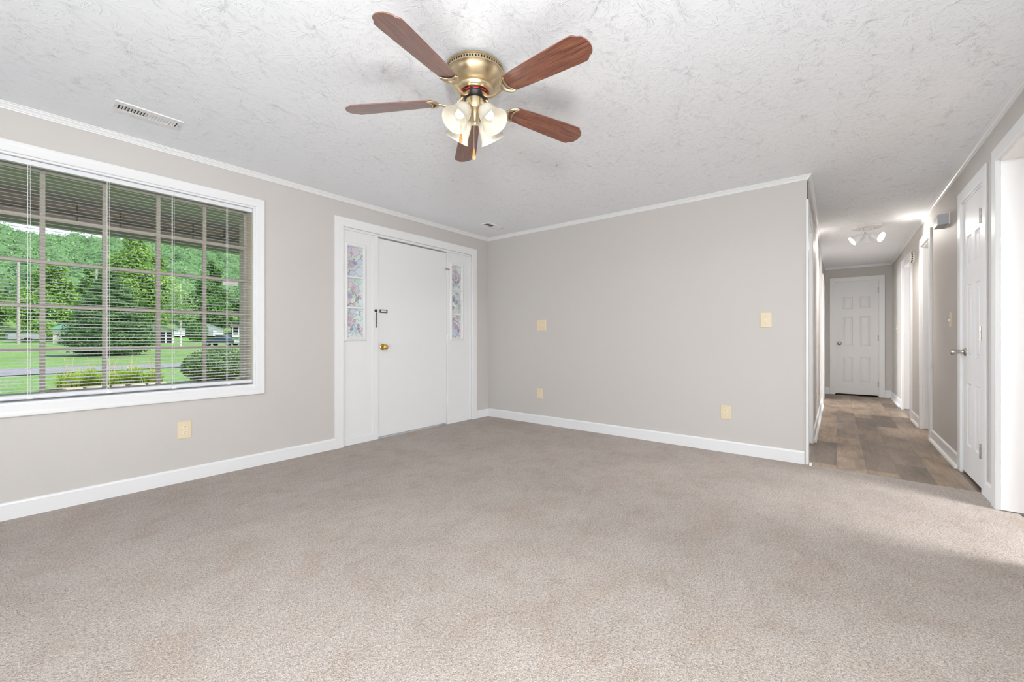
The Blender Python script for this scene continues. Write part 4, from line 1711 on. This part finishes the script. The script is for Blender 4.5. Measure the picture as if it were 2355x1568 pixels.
# broad conifer: drooping tiers
rn = np.random.default_rng(40)
cx, cy = 5.55, 40.6
root = thing('conifer_tree', 'broad dark conifer standing in the middle of the lawn', 'tree', (cx, cy, tz(cy)))
tiers = []
for k in range(13):
    f = k / 12
    z = 0.5 + 5.4 * f
    rr = 2.55 * (1 - f) ** 0.75 * (1.0 if f > 0.12 else 0.72 + 2.3 * f) + 0.15
    m_ = max(3, int(11 * (1 - f)) + 2)
    for q in range(m_):
        a = 2 * PI * q / m_ + k * 0.7
        tiers.append((0.62 * rr * math.cos(a), 0.62 * rr * math.sin(a), z + rn.uniform(-0.15, 0.15), 0.42 * rr + 0.18, 0.42 * rr + 0.18, 0.36))
mb = MB()
mb.tube([(0, 0, -0.05), (0, 0, 5.6)], [0.22, 0.04], 8)
mb.build('trunk', M['bark'], root)
cr = card_mesh('needles', cards(rn, tiers, 34000, 0.095, 0.45, 0.55, droop=0.2), M['leaf_conifer'], root)
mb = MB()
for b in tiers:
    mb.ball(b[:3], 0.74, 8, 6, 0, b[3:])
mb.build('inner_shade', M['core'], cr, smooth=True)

# round clipped bush
root = thing('round_bush', 'round clipped dark green bush by the mulch bed', 'bush', (4.95, 16.65, -0.44))
rn = np.random.default_rng(50)
bb = [(0, 0, 0.58, 0.95, 0.85, 0.56), (0.25, 0.1, 0.72, 0.68, 0.65, 0.42), (-0.35, -0.05, 0.52, 0.66, 0.6, 0.46)]
cr = card_mesh('leaves', cards(rn, bb, 15000, 0.030, 0.86), M['leaf_bush'], root)
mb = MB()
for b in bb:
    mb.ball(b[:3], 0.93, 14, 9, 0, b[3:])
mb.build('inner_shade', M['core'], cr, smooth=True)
mb = MB()
for k in range(5):
    mb.tube([(0.1 * math.cos(k), 0.1 * math.sin(k), -0.02), (0.3 * math.cos(k * 1.3), 0.3 * math.sin(k * 1.3), 0.45)], 0.02, 6)
mb.build('stems', M['bark'], root)


# daylilies: separate clumps of arching blades
def lily(x, y, seed, label, sz):
    r_ = random.Random(seed)
    root = thing('daylily_clump', label, 'plant', (x, y, -0.436), 0, 'daylily clumps in the planting bed')
    mb = MB()
    for k in range(260):
        a = r_.random() * 6.28
        ln = sz * r_.uniform(0.40, 1.06)
        out = r_.uniform(0.15, 0.58)
        w = r_.uniform(0.012, 0.020)
        bx, by = r_.uniform(-0.21, 0.21), r_.uniform(-0.14, 0.14)
        ca, sa = math.cos(a), math.sin(a)
        P, F = [], []
        for q in range(5):
            t = q / 4
            hh = ln * (t - 0.46 * t ** 2.6)
            rr = out * t ** 1.7
            ww = w * (1 - t * 0.9)
            P += [(bx + ca * rr - sa * ww, by + sa * rr + ca * ww, hh), (bx + ca * rr + sa * ww, by + sa * rr - ca * ww, hh)]
        F = [(2 * q, 2 * q + 1, 2 * q + 3, 2 * q + 2) for q in range(4)]
        mb.add(P, F)
    mb.build('blades', M['leaf_lily'], root, fix=False)
    mb = MB()
    for k in range(6):
        a = r_.random() * 6.28
        o = r_.uniform(0.05, 0.25)
        h = r_.uniform(0.75, 0.98)
        mb.tube([(0, 0, 0), (o * 0.4 * math.cos(a), o * 0.4 * math.sin(a), h * 0.6), (o * math.cos(a), o * math.sin(a), h)], 0.005, 5)
    mb.build('stalks', M['stalk'], root)


for k, lab in enumerate(('leftmost yellow-green daylily clump in the bed', 'second daylily clump from the left in the bed', 'middle daylily clump in the bed', 'second daylily clump from the right in the bed', 'rightmost yellow-green daylily clump in the bed')):
    lily(1.52 + 0.45 * k, 17.55 - 0.10 * k + (0.3 if k % 2 else 0), 60 + k, lab, (0.9, 1.06, 0.85, 1.05, 0.82)[k])

# edging stones
for k, (x, y, s, lab) in enumerate(((1.55, 16.75, 0.22, 'tan flat edging stone under the leftmost daylilies'), (2.02, 16.68, 0.27, 'large tan edging stone second from the left'), (2.46, 16.62, 0.17, 'small tan edging stone in the middle of the row'), (2.86, 16.50, 0.20, 'tan edging stone second from the right'), (3.28, 16.42, 0.26, 'large tan edging stone at the right end of the row'))):
    r_ = random.Random(80 + k)
    mb = MB()
    pts = [(s * r_.uniform(0.75, 1.05) * math.cos(a * 0.785), s * 0.7 * r_.uniform(0.75, 1.05) * math.sin(a * 0.785)) for a in range(8)]
    n = len(pts)
    P = [(p, q, 0) for p, q in pts] + [(p * 0.97, q * 0.97, 0.08) for p, q in pts] + [(p * 0.8, q * 0.8, 0.105) for p, q in pts]
    F = [tuple(range(n - 1, -1, -1)), tuple(range(2 * n, 3 * n))] + [(i + o, (i + 1) % n + o, n + (i + 1) % n + o, n + i + o) for o in (0, n) for i in range(n)]
    mb.add(P, F)
    o = mb.build('edging_stone', M['stone'], smooth=True)
    o.location = (x, y, -0.44)
    tag(o, lab, 'stone', 'tan stones edging the planting bed')


# ---- buildings across the road
def gable(root, w, d, h, rise, over, wall_m, roof_m, t=0.12):
    """box w along local x, d along y, ridge along y"""
    mb = MB()
    mb.prism([(-w / 2, 0), (w / 2, 0), (w / 2, h), (0, h + rise), (-w / 2, h)], -d / 2, d / 2, lambda p, q, s: (p, s, q))
    mb.build('walls', wall_m, root)
    mb = MB()
    e = over
    sl_ = rise / (w / 2)
    for s in (-1, 1):
        mb.hexa([(0, -d / 2 - e, h + rise), (s * (w / 2 + e), -d / 2 - e, h - sl_ * e), (s * (w / 2 + e), d / 2 + e, h - sl_ * e), (0, d / 2 + e, h + rise),
                 (0, -d / 2 - e, h + rise + t), (s * (w / 2 + e), -d / 2 - e, h - sl_ * e + t), (s * (w / 2 + e), d / 2 + e, h - sl_ * e + t), (0, d / 2 + e, h + rise + t)])
    mb.build('roof', roof_m, root)


sx_, sy_ = 5.62, 69.0
root = thing('garden_shed', 'small cream shed with a green roof left of the conifer', 'shed', (sx_, sy_, tz(sy_) - 0.03), rad(-12))
mb = MB()
mb.box(-0.75, 0.75, -0.9, 0.9, 0, 1.75)
mb.build('walls', M['siding_cream'], root)
mb = MB()
mb.add([(-1.05, -1.2, 1.68), (1.05, -1.2, 1.68), (1.05, 1.2, 1.68), (-1.05, 1.2, 1.68), (0, 0, 2.35)], [(3, 2, 1, 0), (0, 1, 4), (1, 2, 4), (2, 3, 4), (3, 0, 4)])
mb.build('roof', M['roof_green'], root)
mb = MB()
mb.box(0.74, 0.77, -0.4, 0.4, 0.05, 1.6)
mb.build('door', M['siding_white'], root)

hx, hy = 14.0, 72.5
root = thing('green_roof_house', 'cream house with a green roof and white porch rails right of the conifer', 'house', (hx, hy, tz(hy) - 0.05), rad(-14))
gable(root, 4.4, 4.0, 1.75, 0.85, 0.45, M['siding_cream'], M['roof_green'])
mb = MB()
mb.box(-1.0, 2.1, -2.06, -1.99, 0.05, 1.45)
mb.build('porch_shade', M['shade_wall'], root)  # dark sheet on the front wall standing in for porch shade
for xx in (-1.0, -0.1, 0.8, 1.45, 2.1):
    mb = MB()
    mb.box(xx - 0.055, xx + 0.055, -2.2, -2.07, 0.0, 1.75)
    mb.build('post', M['siding_white'], root)
mb = MB()
for zz_ in (0.35, 0.75, 1.1):
    mb.box(-1.0, 2.1, -2.17, -2.11, zz_, zz_ + 0.06)
mb.build('rail', M['siding_white'], root)

gx, gy = 24.4, 88.0
root = thing('white_garage', 'long low white garage with a shallow grey gable roof', 'garage', (gx, gy, tz(gy) - 0.05), rad(-16))
gable(root, 4.6, 5.0, 1.25, 0.85, 0.25, M['siding_white'], M['roof_grey'])
mb = MB()
mb.box(-0.5, 0.9, -2.53, -2.49, 0.05, 1.1)
mb.build('door', M['grey_metal'], root)
root = thing('white_trailer_home', 'low white trailer building behind the birch', 'building', (19.0, 88.0, tz(88.0) - 0.05), rad(-14))
mb = MB()
mb.box(-2.2, 2.2, -1.4, 1.4, 0.0, 1.25)
mb.build('walls', M['siding_white'], root)
mb = MB()
mb.box(-2.35, 2.35, -1.55, 1.55, 1.25, 1.35)
mb.build('roof', M['roof_grey'], root)

px_, py_ = 30.4, 87.5
root = thing('porch_house', 'plum-roofed house with a white railed porch at the right edge of the view', 'house', (px_, py_, tz(py_) - 0.05), rad(-16))
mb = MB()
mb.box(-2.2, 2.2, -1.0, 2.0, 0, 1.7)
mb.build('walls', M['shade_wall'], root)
mb = MB()
mb.box(-2.5, 2.5, -2.2, 2.3, 1.75, 2.15)
mb.build('roof', M['roof_plum'], root)
for xx in (-2.1, -1.2, -0.3, 0.6, 1.5, 2.1):
    mb = MB()
    mb.box(xx - 0.06, xx + 0.06, -2.1, -1.98, 0, 1.75)
    mb.build('post', M['siding_white'], root)
mb = MB()
mb.box(-2.1, 2.1, -2.08, -2.02, 0.65, 0.72)
mb.box(-2.2, 2.2, -2.15, -1.0, 0.0, 0.42)
mb.build('rail', M['siding_white'], root)

# dark pickup truck
tx, ty = 17.3, 57.0
root = thing('pickup_truck', 'dark blue-green pickup truck parked in front of the white garage', 'truck', (tx, ty, tz(ty) + 0.0), rad(-52))
S = 0.72


def TP(p, q, t):
    return (p * S, t * S, q * S)


prof_b = [(-2.55, 0.45), (2.45, 0.45), (2.62, 0.62), (2.60, 0.98), (2.45, 1.08), (1.25, 1.14), (-2.55, 1.14)]
mb = MB()
mb.prism(prof_b, -0.92, 0.92, TP)
mb.build('body', M['truck'], root, bevel=0.05, seg=3)
mb = MB()
mb.prism([(-0.75, 1.12), (1.25, 1.12), (0.55, 1.80), (-0.55, 1.82)], -0.80, 0.80, TP)
cb_ = mb.build('cab', M['truck'], root, bevel=0.04, seg=3)
mb = MB()
mb.prism([(-0.58, 1.18), (0.92, 1.18), (0.45, 1.70), (-0.48, 1.72)], -0.815, 0.815, TP)
mb.hexa([TP(1.22, 1.17, -0.70), TP(1.22, 1.17, 0.70), TP(0.60, 1.765, 0.66), TP(0.60, 1.765, -0.66), TP(1.255, 1.165, -0.70), TP(1.255, 1.165, 0.70), TP(0.635, 1.765, 0.66), TP(0.635, 1.765, -0.66)])
mb.build('windows', M['truck_glass'], cb_)
mb = MB()
mb.box(2.60 * S, 2.66 * S, -0.55 * S, 0.55 * S, 0.66 * S, 0.98 * S)
mb.build('grille', M['chrome'], root)
mb = MB()
mb.box(2.58 * S, 2.74 * S, -0.92 * S, 0.92 * S, 0.42 * S, 0.60 * S)
mb.build('bumper', M['chrome'], root, bevel=0.02)
for s in (-1, 1):
    mb = MB()
    mb.box(2.58 * S, 2.65 * S, (s * 0.75 - 0.15) * S, (s * 0.75 + 0.15) * S, 0.74 * S, 0.96 * S)
    mb.build('headlight', M['siding_white'], root)
    for wx in (-1.65, 1.65):
        mb = MB()
        mb.lathe([(0.20, -0.13), (0.38, -0.13), (0.40, -0.09), (0.40, 0.09), (0.38, 0.13), (0.20, 0.13)], 24, lambda a, b, c: TP(wx + a, 0.40 + b, s * 0.82 + c))
        w_ = mb.build('wheel', M['tyre'], root, smooth=True)
        mb = MB()
        mb.lathe([(0.20, 0.0), (0.19, 0.14), (0.05, 0.15)], 16, lambda a, b, c: TP(wx + a, 0.40 + b, s * (0.82 + c)))
        mb.build('hubcap', M['grey_metal'], w_, smooth=True)

# white propane tank
root = thing('propane_tank', 'white upright tank beside the lawn at the right of the truck', 'tank', (19.6, 57.6, tz(57.6)))
mb = MB()
mb.lathe([(0.30, 0), (0.42, 0.06), (0.42, 0.72), (0.34, 0.90), (0.16, 0.98), (0.02, 1.0)], 20)
mb.build('body', M['siding_white'], root, smooth=True)
mb = MB()
mb.lathe([(0.12, 0.97), (0.12, 1.08), (0.04, 1.10)], 14)
mb.build('cap', M['grey_metal'], root, smooth=True)

# grey utility trailer on the far left
root = thing('utility_trailer', 'grey utility trailer parked at the far left of the lawn', 'trailer', (3.1, 76.0, tz(76)), rad(5))
mb = MB()
mb.box(-1.5, 1.5, -0.8, 0.8, 0.40, 0.52)
mb.box(-1.5, 1.5, -0.8, -0.74, 0.52, 0.95)
mb.box(-1.5, 1.5, 0.74, 0.8, 0.52, 0.95)
mb.box(-1.5, -1.44, -0.8, 0.8, 0.52, 0.95)
mb.build('bed', M['grey_metal'], root)
for s in (-1, 1):
    mb = MB()
    mb.lathe([(0.10, -0.1), (0.32, -0.1), (0.32, 0.1), (0.10, 0.1)], 20, lambda a, b, c: (a, s * 0.9 + c, 0.32 + b))
    mb.build('wheel', M['tyre'], root, smooth=True)
mb = MB()
mb.tube([(1.5, 0, 0.45), (2.4, 0, 0.42)], 0.05, 8)
mb.tube([(2.35, 0, 0.42), (2.35, 0, 0.0)], 0.04, 8)
mb.build('tow_bar', M['black'], root)

# utility poles
for x, y, h, lab in ((2.3, 70.0, 9.0, 'weathered utility pole at the far left of the view'), (8.56, 72.0, 9.2, 'weathered utility pole between the shed and the conifer')):
    root = thing('utility_pole', lab, 'utility pole', (x, y, tz(y)), 0, 'utility poles along the lawn edge')
    mb = MB()
    mb.tube([(0, 0, -0.05), (0, 0, h)], [0.14, 0.10], 10)
    mb.build('pole', M['wood_pole'], root, smooth=True)
    mb = MB()
    mb.lathe([(0.09, h + 0.001), (0.10, h + 0.03), (0.02, h + 0.08)], 10)
    mb.build('cap', M['wood_pole'], root)
